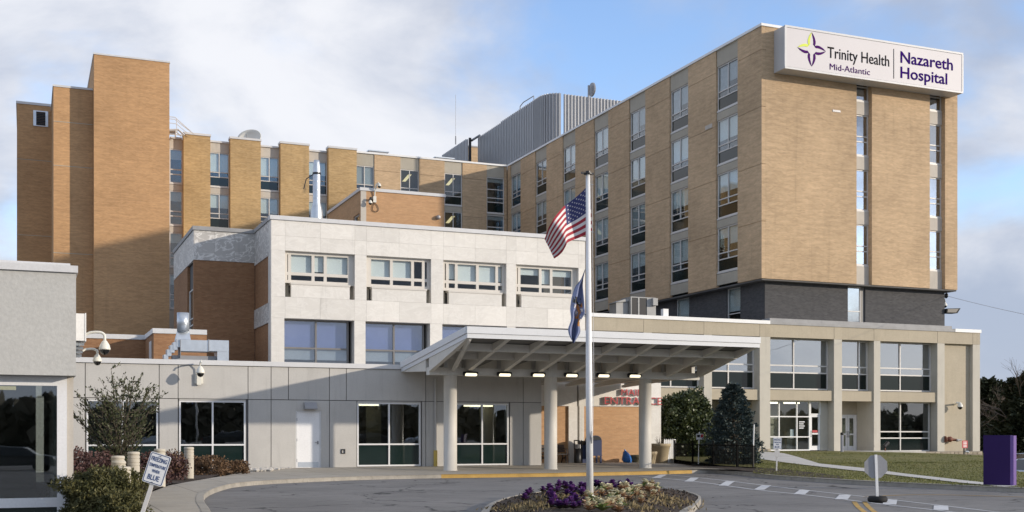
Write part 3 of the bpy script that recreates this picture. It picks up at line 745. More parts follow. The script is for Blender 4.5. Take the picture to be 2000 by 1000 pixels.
# ------------------------------------------------------------------ brick penthouse on the marble block
YP = 75.0; p0, p1 = XF(705,YP), XF(868,YP); pz = ZF(705,366,YP)
pent = thing('brick_penthouse', 'low salmon brick rooftop box behind the marble block with cameras on its corner', 'building', ((p0+p1)/2, YP, 12.4))
yw0, yw1 = YL(702,p0), YL(690,p0)
part(pent, 'wall', MB().box(p0, p1, YP, YP+.4, 12, pz-.2).box(p0, p0+.3, YP+.4, yw0, 12, pz-.2).box(p0, p0+.3, yw1, YP+9, 12, pz-.2).box(p0, p0+.3, yw0, yw1, pz-1.6, pz-.2).box(p1-.3, p1, YP+.4, YP+9, 12, pz-.2), M['brick_salmon'])
part(pent, 'roof', MB().box(p0+.3, p1-.3, YP+.4, YP+9, pz-.6, pz-.4), M['roofing'])
part(pent, 'coping', MB().box(p0-.08, p1+.08, YP-.08, YP+.45, pz-.2, pz).box(p0-.08, p0+.4, YP+.45, YP+9, pz-.2, pz), M['coping'])
window(pent, p0+.1, yw1, pz-4.6, yw1-yw0, 3.0, 'L', fw=.08)
part(pent, 'quoin', MB().box(p0-.02, p0+.35, YP-.02, YP-.002, 12.4, pz-.2), M['conc_light'])

# ------------------------------------------------------------------ marble block
XM0, XM1 = XF(530,YM), XF(1143,YM); MZ = ZF(530,420,YM)
Y2 = 66.2; XM2 = XF(379,Y2); Y3 = 75.6
marb = thing('marble_block', 'cream marble clad block above the grey wing with two rows of wide windows', 'building', ((XM0+XM1)/2, YM, 4))
part(marb, 'core', MB().box(XM0+1.2, XM1-.5, YM+2.2, 90, 0, MZ-.7).box(XM2+.6, XM0+1.1, Y2+.6, Y3-.4, 0, MZ-.7), M['room'])
part(marb, 'roof', MB().box(XM0+.3, XM1-.2, YM+.3, 95, MZ-.7, MZ-.4).box(XM2+.3, XM0+.29, Y2+.3, Y3-.1, MZ-.7, MZ-.4), M['roofing'])
ub = [(557,693),(716,842),(866,989),(1008,1130)]; lb = [(555.5,692),(714,840),(864,990),(1007,1133)]
UX = [(XF(a,YM),XF(b,YM)) for a,b in ub]; LX = [(XF(a,YM),XF(b,YM)) for a,b in lb]
uz1, uzs, uz0 = ZF(557,489,YM), ZF(557,551,YM), ZF(557,579.5,YM); lz1, lz0 = ZF(555,621,YM), 4.35
# two courses of slabs over the upper windows, one between the rows, narrow piers beside the openings
PT = .12
def slabs(x0, x1, z0, z1, wmax, mat='marble', y=YM):
    n = max(1, round((x1-x0)/wmax))
    for k in range(n): part(marb, 'marble_slab', MB().box(x0+(x1-x0)*k/n+.003, x0+(x1-x0)*(k+1)/n-.003, y, y+PT, z0+.003, z1-.003), M[mat])
zt = MZ-.22; zm_ = uz1+(zt-uz1)*.48
xs_ = [XM0]+[v for p in UX for v in p]+[XM1]
for za, zb in ((uz1, zm_),(zm_, zt)):
    for i in range(len(xs_)-1): slabs(xs_[i], xs_[i+1], za, zb, 1.55)
for i in range(0, len(xs_)-1, 2): slabs(xs_[i], xs_[i+1], uz0, uz1, 3)
zb2 = lz1
for i in range(len(xs_)-1): slabs(xs_[i], xs_[i+1], zb2, uz0, 1.8)
lx_ = [XM0]+[v for p in LX for v in p]+[XM1]
for i in range(0, len(lx_)-1, 2): slabs(lx_[i], lx_[i+1], lz0, zb2, 3)
bk = MB().holes(XM0, XM1, 0, MZ-.2, [(a,b,uz0,uz1) for a,b in UX]+[(a,b,lz0,lz1) for a,b in LX], YM+PT, YM+PT+.75)
part(marb, 'backing', bk, M['marble'])
pat_u = [((0,.055,.12,.38,.46,.53,.62,.90,.945,1),'ABCBC'),]
for i, (a, b) in enumerate(UX):
    # parapet slab under the window, notched at both ends
    n0, n1 = a+(b-a)*.085, b-(b-a)*.075
    part(marb, 'marble_slab', MB().box(n0, n1, YM+.004, YM+.3, uz0+.003, uzs-.10), M['marble'])
    part(marb, 'sill', MB().box(n0-.03, n1+.03, YM-.03, YM+.6, uzs-.097, uzs), M['alu_beige'])
    w_ = b-a
    big, small = (.05,.38),(.0,)
    if i in (0,3): cols = (0,.075,.41,.585,.935,1)
    elif i == 1: cols = (0,.065,.40,.73,.90,1)
    else: cols = (0,.085,.225,.56,.87,1)
    wide = [k for k in range(len(cols)-1) if cols[k+1]-cols[k] > .2]
    bl = [(k,1,rng.choice([1.0,.97,.93]) if i < 3 else .45) for k in wide]
    if i != 1: bl += [(k,1,.85) for k in range(len(cols)-1) if k not in wide and rng.random() < .4]
    window(marb, a, YM+.24, uzs, w_, uz1-uzs, 'F', glassm='glass_clear', cols=cols, rows=(0,.30,1), types=('glass','glass'), fw=.16, fd=.16, frame='alu_beige', blinds=bl)
    nt_ = part(marb, 'window_return', MB().box(a, n0-.035, YM+.5, YM+.6, uz0, uzs-.003).box(n1+.035, b, YM+.5, YM+.6, uz0, uzs-.003), M['conc'])
for i, (a, b) in enumerate(LX):
    window(marb, a, YM+.5, lz0, b-a-.18, lz1-lz0, 'F', glassm='glass_blue', cols=(0,.5,1), rows=(0,.22,.53,1), types=('spandrel','glass','glass'), fw=.09, fd=.14, frame='alu_dark',
           blinds=[(0,2,.99,'blind_blue'),(1,2,.97,'blind_blue'),(0,1,.6,'blind_grey'),(1,1,.6,'blind_grey')])
part(marb, 'coping', MB().box(XM0-.08, XM1+.1, YM-.08, YM+.5, MZ-.215, MZ), M['coping'])
# side of the front bay and the brick flank with its marble frieze
fz = ZF(530,490,YM)
def slabsL(X, y0, y1, z0, z1, wmax, mat):
    n = max(1, round((y1-y0)/wmax))
    for k in range(n): part(marb, 'marble_slab', MB().box(X, X+PT, y0+(y1-y0)*k/n+.003, y0+(y1-y0)*(k+1)/n-.003, z0, z1), M[mat])
part(marb, 'flank_wall', MB().box(XM0+PT+.02, XM0+.7, YM+PT+.75, Y2, 0, MZ-.2).box(XM2+.16, XM0+.5, Y2+.16, Y2+.5, 0, MZ-.2).box(XM2+.16, XM2+.6, Y2+.5, Y3, 0, MZ-.2), M['joint'])
slabsL(XM0-.02, YM+.003, YM+.62, lz0, MZ-.22, 1, 'marble')
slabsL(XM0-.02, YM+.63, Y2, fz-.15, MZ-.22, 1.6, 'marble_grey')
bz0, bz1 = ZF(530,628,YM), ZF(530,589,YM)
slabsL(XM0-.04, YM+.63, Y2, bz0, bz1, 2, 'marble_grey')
part(marb, 'brick_wall', MB().box(XM0+.02, XM0+.13, YM+.64, Y2, bz1, fz-.15).box(XM0+.02, XM0+.13, YM+.64, Y2, 0, bz0), M['brick_brown'])
fz2 = ZF(379,507,Y2)
nn = 3
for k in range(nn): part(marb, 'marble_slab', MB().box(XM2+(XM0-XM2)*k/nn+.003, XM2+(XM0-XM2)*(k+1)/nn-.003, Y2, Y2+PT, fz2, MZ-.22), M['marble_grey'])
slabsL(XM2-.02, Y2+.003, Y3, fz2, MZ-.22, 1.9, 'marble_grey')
part(marb, 'brick_wall', MB().box(XM2, XM0, Y2+.03, Y2+.15, 0, fz2-.01), M['brick_brown'])
ys0, ys1 = YL(377,XM2), YL(366,XM2)
part(marb, 'brick_wall', MB().box(XM2, XM2+.15, Y2+.16, ys0, 0, fz2-.01).box(XM2, XM2+.15, ys1, Y3, 0, fz2-.01), M['brick_brown'])
for zb in (4.4, 7.1): window(marb, XM2+.1, ys1, zb, ys1-ys0, 2.5, 'L', rows=(0,.2,.35,1), types=('glass','glass','glass'), fw=.06)
part(marb, 'coping', MB().box(XM0-.08, XM0+.4, YM+.51, Y2, MZ-.215, MZ).box(XM2-.08, XM0+.4, Y2-.08, Y2+.4, MZ-.215, MZ-.001).box(XM2-.08, XM2+.4, Y2+.41, Y3, MZ-.215, MZ), M['coping_grey'])

# low brick link between the shafts and the marble block
link = thing('brick_link', 'low brown brick link with pale coping between the shafts and the marble block', 'building', (5, 64, 0))
lxa = XF(300,62)
lz_ = ZF(300,641,62)
part(link, 'brick_wall', MB().box(lxa, XM2+.1, 62, 62.3, 0, lz_-.25).box(lxa, lxa+.3, 62.3, 66.5, 0, lz_-.25).box(-22, lxa+.3, 66.5, 66.8, 0, lz_-.25), M['brick_brown'])
part(link, 'coping', MB().box(lxa-.05, XM2+.1, 61.95, 62.35, lz_-.25, lz_).box(lxa-.05, lxa+.35, 62.35, 66.45, lz_-.25, lz_).box(-22, lxa+.35, 66.45, 66.85, lz_-.25, lz_), M['coping'])
part(link, 'roof', MB().box(-22, XM2+.1, 66.8, 95, lz_-.5, lz_-.35).box(lxa+.3, XM2+.1, 62.3, 66.5, lz_-.5, lz_-.35), M['roofing'])
part(link, 'window_frame', MB().box(lxa-.03, lxa-.005, YL(296,lxa)-.1, YL(293,lxa)+.2, 4.6, 6.3), M['coping'])
# ------------------------------------------------------------------ grey panelled wing
gX = lambda px: XF(px, YG)
GZT = ZF(465, 705, YG); GZJ = ZF(563, 781, YG); GZ0 = .02
grey = thing('grey_wing', 'low grey panelled wing with white door and dark windows along the pavement', 'building', (10, YG, 0))
part(grey, 'core', MB().box(gX(60), XGE-.5, YG+3.2, YG+12.5, 0, GZT-.6), M['room'])
part(grey, 'roof', MB().box(gX(60), XGE-.2, YG+.3, YM+4.7, GZT-.55, GZT-.3), M['roofing'])
part(grey, 'ceiling_light', MB().box(gX(705), gX(760), YG+1.6, YG+1.8, 2.75, 2.82).box(gX(930), gX(985), YG+1.4, YG+1.6, 2.75, 2.82), M['lamp_in'])
part(grey, 'partition', MB().box(gX(968), gX(999), YG+1.9, YG+2.0, .12, 3.0).box(gX(745), gX(775), YG+2.4, YG+2.5, .12, 3.0), M['room_light'])
part(grey, 'lobby_floor', MB().box(gX(60), XGE-.2, YG+.3, YG+3.2, .0, .12), M['room'])
wins = [(169,309),(350,480),(698,822),(890,994)]
WZ1 = ZF(600,784.5,YG); WZ0 = .13
WX = [(gX(a), gX(b)) for a,b in wins]
dx0, dx1, dzt = gX(577.5), gX(627.5), ZF(600,802,YG)
hs = [(a,b,WZ0,WZ1) for a,b in WX]+[(dx0,dx1,-.1,dzt)]
part(grey, 'backing', MB().holes(gX(60), XGE, GZ0-.2, GZT-.2, hs, YG+.055, YG+.30), M['joint'])
J = .014
def gp(x0, x1, z0, z1, hole=None):
    mb = MB().holes(x0+J, x1-J, z0+J, z1-J, [hole] if hole else [], YG, YG+.05); part(grey, 'wall_panel', mb, M['greypanel'])
tops = [60,166.5,311,348,484.5,529.5,563.4,643.5,676.5,831.5,890,1022,1058]
for a, b in zip(tops, tops[1:]): gp(gX(a), gX(b), GZJ, GZT-.2)
low = [(60,166.5),(311,348),(484.5,529.5),(643.5,697),(824,831.5),(831.5,888),(996,1022),(1022,1058)]
for a, b in low: gp(gX(a), gX(b), GZ0, GZJ)
gp(gX(529.5), gX(643.5), GZ0, GZJ, (dx0,dx1,-1,dzt))
for (a,b) in WX: part(grey, 'wall_panel', MB().box(a+.005, b-.005, YG, YG+.05, WZ1+.004, GZJ-J), M['greypanel'])
for i, (a, b) in enumerate(WX):
    window(grey, a, YG+.03, WZ0, b-a, WZ1-WZ0, 'F', cols=(0,.5,1), rows=(0,.345,1), types=('spandrel','glass'), fw=.065, fd=.13, frame='alu_white', glassm='glass_dark', spand='spandrel_green')
part(grey, 'coping', MB().box(gX(60), XGE+.06, YG-.07, YG+.4, GZT-.195, GZT).box(XGE-.3, XGE+.07, YG+.4, YE, GZT-.195, GZT), M['coping'])
part(grey, 'end_wall', MB().box(XGE-.3, XGE-.01, YG+.3, YE, GZ0-.1, GZT-.2), M['greypanel'])
dr = part(grey, 'door', MB().box(dx0+.06, dx1-.06, YG+.05, YG+.10, .10, dzt-.06), M['white_door'])
part(grey, 'door_frame', MB().holes(dx0, dx1, .10, dzt, [(dx0+.06,dx1-.06,.0,dzt-.06)], YG+.02, YG+.12), M['coping'])
hb_ = MB().box(dx1-.17, dx1-.11, YG+.02, YG+.05, 1.08, 1.22).tube([(dx1-.14,YG+.0,1.15),(dx1-.27,YG+.0,1.15)], .012)
off = ROOT[grey]; put('handle', mesh_from('handle', [tuple(Vector(p)-off) for p in hb_.v], hb_.f, M['steel']), dr)
kp_ = MB().box(dx0+.10, dx1-.10, YG+.044, YG+.049, .13, .34); put('kick_plate', mesh_from('kick_plate', [tuple(Vector(p)-off) for p in kp_.v], kp_.f, M['galv']), dr)
for hz_ in (.35,1.2,2.05):
    hn = MB().tube([(dx0+.055,YG+.03,hz_),(dx0+.055,YG+.03,hz_+.12)], .018, 6); put('hinge', mesh_from('hinge', [tuple(Vector(p)-off) for p in hn.v], hn.f, M['steel']), dr)
hx0, hx1, hz0, hz1 = gX(593), gX(617), ZF(605,799.5,YG), ZF(605,786,YG)
part(grey, 'door_lamp', MB().prism_yz([(YG-.002,hz0),(YG-.002,hz1),(YG-.10,hz1),(YG-.32,hz0+.06),(YG-.32,hz0)], hx0, hx1), M['steel'])
part(grey, 'wall_outlet', MB().holes(gX(666), gX(674), ZF(670,886,YG), ZF(670,877,YG), [(gX(667.5),gX(672.5),ZF(670,884.5,YG),ZF(670,879,YG))], YG-.04, YG-.002), M['black'])
dpx = gX(849.5)
part(grey, 'downpipe', MB().tube([(dpx,YG-.07,.8),(dpx,YG-.07,3.9)], .05, 8), M['greypanel']); part(grey, 'pipe_guard', MB().tube([(dpx,YG-.075,.05),(dpx,YG-.075,.8)], .085, 8), M['yellow_pipe'])

# ------------------------------------------------------------------ main entrance wall
ex0, ex1 = XF(1046,YE), XEE; ezt = ZF(1285,748,YE); ezb = ZF(1200,794,YE)
ent = thing('entrance_wall', 'salmon brick wall with white stone band and piers under the canopy, at the main entrance', 'building', (ex0, YE, 0))
e1, e2, e3, e4, e5 = [XF(a,YE) for a in (1110,1127,1131,1140,1270)]
part(ent, 'stone_band', MB().box(ex0, e2, YE, YE+.4, ezb, ezt).box(e3, e5, YE, YE+.4, ezb, ezt), M['marble'])
part(ent, 'stone_pier', MB().box(e1, e2, YE-.05, YE+.4, 0, ezb), M['marble'])
part(ent, 'stone_pier', MB().box(e3, e4, YE-.05, YE+.4, 0, ezb), M['marble'])
part(ent, 'stone_pier', MB().box(e5+.002, ex1, YE-.05, YE+.4, 0, ezt), M['marble'])
part(ent, 'brick_wall', MB().box(ex0, e1, YE+.06, YE+.4, 0, ezb), M['brick_salmon'])
part(ent, 'brick_wall', MB().box(e4, e5, YE+.06, YE+.4, 0, ezb), M['brick_salmon'])
part(ent, 'recess', MB().box(e2+.002, e3-.002, YE+.2, YE+.4, 0, ezt), M['joint'])
part(ent, 'vestibule', MB().box(ex0, ex1-.05, YE+.42, YM-.3, 0, ezt-.02), M['greypanel'])
lt = thing('wall_lettering', 'raised red letters MAIN ENTRANCE on the white stone band behind the right canopy column', 'sign', (XF(1235,YE), YE, ezb))
for s, a, b, pb, pt_ in (('MAIN',1212.5,1256,772.5,760.5),('ENTRANCE',1180,1291.5,790,776)):
    yy = YE-.10; zb = ZF(1236,pb,yy)
    for k, (m1, dd) in enumerate(((lettering(s, XF(a,yy), XF(b,yy), zb, ZF(1236,pt_,yy)-zb, -.004, .14, yy), 0),)):
        part(lt, 'lettering', m1, [M['red'], M['letter_side']])

# ------------------------------------------------------------------ beige two storey wing
bX = lambda px: XF(px, YM)
bw = thing('beige_wing', 'two storey beige precast wing with deep piers under the ward tower', 'building', (50, YM, 0))
BZT = ZF(1700, 635.5, YM); BH = ZF(1505, 658, YM)          # top, head of the first floor windows
BS = ZF(1560, 762, YM); BB = ZF(1560, 782, YM)              # underside of the sill band; head of the ground floor openings
BXR = bX(1914)
bays = [(1153,1257),(1273.5,1375),(1390.5,1484),(1504.5,1629),(1644.5,1707),(1719.5,1831)]
BX = [(bX(a),bX(b)) for a,b in bays]
RD = .62
part(bw, 'core', MB().box(XM1+.3, BXR-.4, YM+3.4, 100, -.5, BZT-.7), M['room_light'])
part(bw, 'floor_slab', MB().box(XM1+.3, BXR-.4, YM+RD+.3, YM+3.4, BS, BB), M['room'])
part(bw, 'roof', MB().box(XM1+.1, BXR-.2, YM+.3, 104, BZT-.6, BZT-.35), M['roofing'])
part(bw, 'side_wall', MB().box(BXR-.4, BXR, YM+.66, 104, -.6, BZT-.2), M['beige'])
prevx = XM1+.03; b_last = bX(1843.5); b_end0 = bX(1900)
for i, (a, b) in enumerate(BX+[(b_last+(bX(1845)-b_last), b_end0)]):
    z0 = .0
    part(bw, 'pier', MB().box(prevx, a, YM, YM+RD+.25, z0, BH), M['beige_pier'])
    part(bw, 'frieze_panel', MB().box(prevx+.004, a-.004, YM-.012, YM+.3, BH+.006, BZT-.2), M['beige'])
    part(bw, 'frieze_panel', MB().box(a+.004, b-.004, YM, YM+.3, BH+.003, BZT-.2), M['beige'])
    if i < 6: part(bw, 'sill_band', MB().box(a+.003, b-.003, YM+.10, YM+RD+.2, BB, BS), M['beige'])
    prevx = b
part(bw, 'pier', MB().box(b_end0, BXR, YM, YM+.65, .0, BH), M['beige_pier'])
part(bw, 'frieze_panel', MB().box(b_end0+.004, BXR, YM-.012, YM+.3, BH+.006, BZT-.2), M['beige'])
part(bw, 'wall_panel', MB().box(bX(1845), b_end0, YM+.28, YM+.6, .0, BH+.002), M['beige'])
# copings: white at the two ends, weathered under the tower
part(bw, 'coping', MB().box(XM1+.02, XT+.35, YM-.07, YM+.45, BZT-.197, BZT+.02), M['coping_white'])
part(bw, 'coping', MB().box(XT+.36, XDR+.02, YM-.05, YM+.5, BZT-.197, BZT-.02).box(XT+.45, XDR-.1, YM+.12, YD+.1, BZT-.019, BZT+.2), M['coping_grey'])
part(bw, 'coping', MB().box(XDR+.03, BXR+.06, YM-.07, YM+.45, BZT-.197, BZT+.02).box(BXR-.45, BXR+.06, YM+.45, 104, BZT-.197, BZT+.02), M['coping_white'])
for i, (a, b) in enumerate(BX):
    w_ = b-a
    cols = (0,.455,1) if i not in (4,) else (0,.72,1)
    gm = 'glass_mirror'
    window(bw, a, YM+RD, BS+.06, w_, BH-BS-.06, 'F', cols=cols, rows=(0,.33,.47,1), types=('spandrel','glass','glass'), fw=.08, fd=.14, frame='alu', glassm=gm,
           blinds=[(k,2,1.0,'blind_blue') for k in (0,1)] if i < 2 else [])
    part(bw, 'lintel', MB().box(a, b, YM+.31, YM+RD+.3, BH+.003, BH+.3), M['joint'])
# ground floor: shopfront, recessed doors, glazed bay
a, b = BX[3]
zf = .46
gb = BB-.0
sx = [bX(v) for v in (1504.5,1533.5,1568.5,1594,1614.5)]
cols = tuple((v-a)/(sx[-1]-a) for v in sx)
window(bw, a, YM+RD, zf, sx[3]-a, gb-zf, 'F', cols=tuple((v-a)/(sx[3]-a) for v in sx[:4]), rows=(0,.275,.68,1), types=('glass','glass','glass'), fw=.07, fd=.12, frame='white', glassm='glass', name='shopfront')
window(bw, sx[3]+.003, YM+RD, zf+2.28, sx[4]-sx[3], gb-zf-2.28, 'F', fw=.07, fd=.12, frame='white', name='transom_light')
def door(bld, x0, x1, y, z0, z1, hx, sticker=False):
    fr_ = MB().holes(x0, x1, z0, z1, [(x0+.14,x1-.14,z0+.28,z1-.14)], y, y+.06)
    d = part(bld, 'glazed_door', fr_, M['alu_white']); o_ = ROOT[bld]
    def sub(nm, mb, mt): put(nm, mesh_from(nm, [tuple(Vector(p)-o_) for p in mb.v], mb.f, mt), d)
    sub('pane', MB().box(x0+.13, x1-.13, y+.025, y+.037, z0+.27, z1-.13), M['glass'])
    sub('handle', MB().tube([(hx,y-.06,z0+.85),(hx,y-.06,z0+1.25)], .02, 6).box(hx-.015,hx+.015,y-.06,y,z0+.86,z0+.89).box(hx-.015,hx+.015,y-.06,y,z0+1.21,z0+1.24), M['steel'])
    sub('push_bar', MB().box(x0+.14, x1-.14, y-.03, y+.02, z0+1.0, z0+1.10), M['alu_white'])
    if sticker: sub('door_sticker', MB().box(x0+.18, x1-.18, y-.004, y+.02, z0+1.13, z0+1.27), M['red_sign'])
    return d
door(bw, sx[3]+.02, sx[4]-.01, YM+RD+.03, zf+.02, zf+2.27, sx[3]+.10, True)
part(bw, 'lobby_counter', MB().box(a+1.0, a+1.9, YM+2.0, YM+2.3, zf, zf+2.2).box(a+2.6, a+3.0, YM+1.9, YM+2.2, zf, zf+1.2), M['conc'])
part(bw, 'lobby_notice', MB().box(bX(1558), bX(1565), YM+RD+.16, YM+RD+.17, zf+.75, zf+1.35), M['blind'])
for k in range(4): part(bw, 'lobby_lettering', MB().box(bX(1573), bX(1584-k%2*2), YM+RD+.03, YM+RD+.036, 2.25-k*.13, 2.31-k*.13), M['blind'])
part(bw, 'lobby_light', MB().box(a+.4, a+1.6, YM+1.4, YM+1.7, BB-.16, BB-.08).box(a+2.2, a+3.2, YM+1.4, YM+1.7, BB-.16, BB-.08), M['lamp_in'])
part(bw, 'reveal', MB().box(sx[4], b, YM+RD+.02, YM+RD+.24, zf, BB), M['beige_pier'])
# recessed double doors
a, b = BX[4]; yd = YM+1.7
d0, d1 = XF(1640.5,yd), XF(1671,yd)
part(bw, 'recess_wall', MB().box(a-.3, d0-.08, yd, yd+.2, 0, BB).box(d1+.08, b+.3, yd, yd+.2, 0, BB).box(d0-.08, d1+.08, yd, yd+.2, 2.78, BB), M['beige'])
part(bw, 'recess_side', MB().box(b, b+.3, YM+RD+.26, yd, 0, BB).box(a-.3, a, YM+RD+.26, yd, 0, BB), M['beige_pier'])
part(bw, 'door_frame', MB().holes(d0-.07, d1+.07, .4, 2.777, [(d0,d1,.3,2.7)], yd-.03, yd+.1), M['alu_white'])
dm = (d0+d1)/2
door(bw, d0, dm-.01, yd+.02, .44, 2.69, dm-.07); door(bw, dm+.01, d1, yd+.02, .44, 2.69, dm+.07)
fa = part(bw, 'fire_alarm', MB().box(XF(1680,yd), XF(1684.5,yd), yd-.06, yd, ZF(1682,798,yd), ZF(1682,791,yd)), M['red_sign'])
# glazed bay right
a, b = BX[5]
window(bw, a, YM+RD, .36, b-a-.1, BB-.36, 'F', cols=(0,.47,1), rows=(0,.27,.40,1), types=('spandrel','glass','glass'), fw=.08, fd=.14, frame='alu', glassm='glass_dark')
st = MB()
for k in range(9): st.box(a+1.6+k*.27, a+1.9+k*.27, YM+1.4, YM+2.3, 3.3-k*.19, 3.38-k*.19)
st.tube([(a+1.5,YM+1.35,4.1),(a+4.0,YM+1.35,2.3)], .04, 5)
part(bw, 'staircase', st, M['conc'])
part(bw, 'plinth', MB().box(bX(1390), BX[3][0], YM-.06, YM-.003, .0, .60), M['stone'])
part(bw, 'pipe_stub', MB().box(bX(1843), bX(1848), YM+.2, YM+.27, ZF(1846,869.5,YM), ZF(1846,867,YM)), M['rust'])
# rubble stone footing at the right corner
sb = part(bw, 'footing', MB().box(bX(1745), BXR+.05, YM-.16, YM-.02, -.3, .36), M['mortar'])
zz = [-.22,-.03,.15,.33]
for r in range(3):
    x = bX(1747)+(r%2)*.2
    while x < BXR-.1:
        w_ = rng.uniform(.28,.6); x1 = min(x+w_, BXR+.02); hb2 = MB()
        c = [(x+.02,zz[r]+.015),(x1-.02,zz[r]+.015+rng.uniform(0,.03)),(x1-.015,zz[r+1]-.012),(x+.03,zz[r+1]-.012-rng.uniform(0,.03))]
        hb2.prism_xz(c, YM-.19-rng.uniform(0,.05), YM-.15)
        put('stone', mesh_from('stone', [tuple(Vector(p)-ROOT[bw]) for p in hb2.v], hb2.f, M['stone']), sb); x = x1
# terrace in front of the doors
solo('terrace', MB().box(bX(1500), bX(1745), YM-3.0, YM+RD+.3, -.1, .43).box(bX(1500), bX(1745)+.0, YM-3.06, YM-3.003, -.1, .28), M['path'], kind='structure')
solo('terrace', MB().box(bX(1645), bX(1706), YM+RD+.303, YM+1.69, -.1, .429), M['path'], kind='structure')

# ------------------------------------------------------------------ near grey pavilion, left edge
YN = 21.3; nX = lambda px: XF(px, YN)
near = thing('grey_pavilion', 'near grey stucco pavilion with a big dark shop window at the left edge', 'building', (nX(60), YN, 0))
n1 = nX(148.5); n0 = n1-9; nzt = ZF(148,517,YN); nzf = ZF(148,533.5,YN); nzh = ZF(100,733,YN)
part(near, 'upper_wall', MB().box(n0, n1, YN, YN+.4, nzh, nzf).box(n1-.4, n1-.003, YN+.4, YN+12, nzh, nzf), M['stucco'])
part(near, 'coping', MB().box(n0, n1+.03, YN-.05, YN+.5, nzf+.003, nzf+.12).box(n0, n1-.09, YN+.03, YN+.6, nzf+.123, nzt+.02).box(n1-.5, n1+.03, YN+.5, YN+12, nzf+.003, nzf+.12), M['coping'])
w0, w1 = n0, nX(132)
window(near, w0, YN+.30, .0, w1-w0, nzh-.005, 'F', cols=(0,.35,.68,1), rows=(0,.135,1), types=('spandrel','glass'), fw=.16, fd=.12, frame='alu_white', glassm='glass_dark', spand='spandrel_green')
part(near, 'corner_pier', MB().box(w1+.003, n1-.03, YN+.33, YN+.6, 0, nzh-.003), M['conc_light'])
part(near, 'side_wall', MB().box(n1-.35, n1-.06, YN+.6, YN+12, 0, nzh-.003), M['stucco'])
part(near, 'core', MB().box(n0, n1-.6, YN+4.2, YN+12, 0, nzt-.4), M['room'])
part(near, 'roof', MB().box(n0, n1-.4, YN+.6, YN+12, nzf-.5, nzf-.2), M['roofing'])
part(near, 'ceiling_light', MB().box(nX(-40), nX(30), YN+1.4, YN+1.6, nzh-.2, nzh-.14), M['lamp_dim'])
ygv = YN+.55
cbx = [P_ for P_ in (XF(148.3,ygv+.2), XF(166,ygv))]
cabz0, cabz1, cabm = ZF(150,695,ygv), ZF(150,612,ygv), ZF(150,665,ygv)
cab = thing('equipment_cabinet', 'white metal cabinet with louvred bottom on the side of the grey pavilion', 'cabinet', (n1+.1, ygv, cabz0))
part(cab, 'housing', MB().box(n1+.003, cbx[1], ygv, ygv+.5, cabm, cabz1).box(cbx[1]+.0, cbx[1]+.02, ygv-.01, ygv+.52, cabm-.01, cabz1+.01), M['white'])
sl = MB()
for k in range(4):
    zk = cabm-.02-(k+1)*(cabm-cabz0)/4
    sl.box(n1+.003, cbx[1]-.01-k*.012, ygv+.02, ygv+.45, zk, zk+.05)
    part(cab, 'louvre', MB().prism_yz([(ygv+.0,zk),(ygv+.02,zk),(ygv+.10,zk+.055),(ygv+.07,zk+.055)], n1+.003, cbx[1]-.012-k*.014), M['galv'])
part(cab, 'back_box', MB().box(n1+.003, cbx[1]-.07, ygv+.12, ygv+.45, cabz0, cabm-.012), M['steel'])

# ------------------------------------------------------------------ entrance canopy
YF_, YB_, YW = 40.3, 45.0, YG-.06
cx0, cx1 = XF(912,YF_), XF(1483,YF_); fz0 = ZF(912,660,YF_); slope = (fz0-ZF(783,727,YG))/(YG-YF_)
RB = lambda y: fz0-(y-YF_)*slope         # underside of the roof deck
can = thing('entrance_canopy', 'cream steel canopy on three round columns over the drop off by the main entrance', 'canopy', (cx0, YB_, 0))
def sheet(x0, x1, y0, y1, off, th): return MB().prism_yz([(y0,RB(y0)+off),(y1,RB(y1)+off),(y1,RB(y1)+off+th),(y0,RB(y0)+off+th)], x0, x1)
part(can, 'roof', sheet(cx0+.05, cx1-.05, YF_+.05, YW, .20, .10), M['coping'])
part(can, 'roof', sheet(XGE+.1, cx1-.05, YW+.003, YE-.13, .20, .10), M['coping'])
YE2 = YE-.13
npan = 8
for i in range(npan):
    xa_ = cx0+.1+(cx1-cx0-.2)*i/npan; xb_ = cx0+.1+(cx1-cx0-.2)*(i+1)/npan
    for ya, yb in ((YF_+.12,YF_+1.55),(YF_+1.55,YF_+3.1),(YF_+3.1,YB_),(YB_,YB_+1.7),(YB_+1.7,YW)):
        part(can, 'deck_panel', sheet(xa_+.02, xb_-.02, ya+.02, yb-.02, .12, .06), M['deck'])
part(can, 'fascia', MB().box(cx0, cx1, YF_-.04, YF_, fz0-.0, fz0+.17).box(cx0-.02, cx1+.02, YF_-.08, YF_+.03, fz0+.173, fz0+.42), M['canopy_edge'])
part(can, 'fascia', MB().prism_yz([(YF_+.003,RB(YF_)),(YW,RB(YW)),(YW,RB(YW)+.17),(YF_+.003,RB(YF_)+.17)], cx0, cx0+.05).prism_yz([(YF_+.033,RB(YF_)+.173),(YW,RB(YW)+.173),(YW,RB(YW)+.42),(YF_+.033,RB(YF_)+.42)], cx0-.04, cx0+.06), M['canopy_edge'])
part(can, 'fascia', MB().prism_yz([(YF_+.033,RB(YF_)),(YE2,RB(YE2)),(YE2,RB(YE2)+.42),(YF_+.033,RB(YF_)+.42)], cx1-.05, cx1), M['canopy_edge'])
bz_b = ZF(1075,737,YB_)
part(can, 'beam', MB().box(cx0+.06, cx1-.06, YB_-.22, YB_+.2, bz_b, bz_b+.30), M['canopy'])
nr = 8
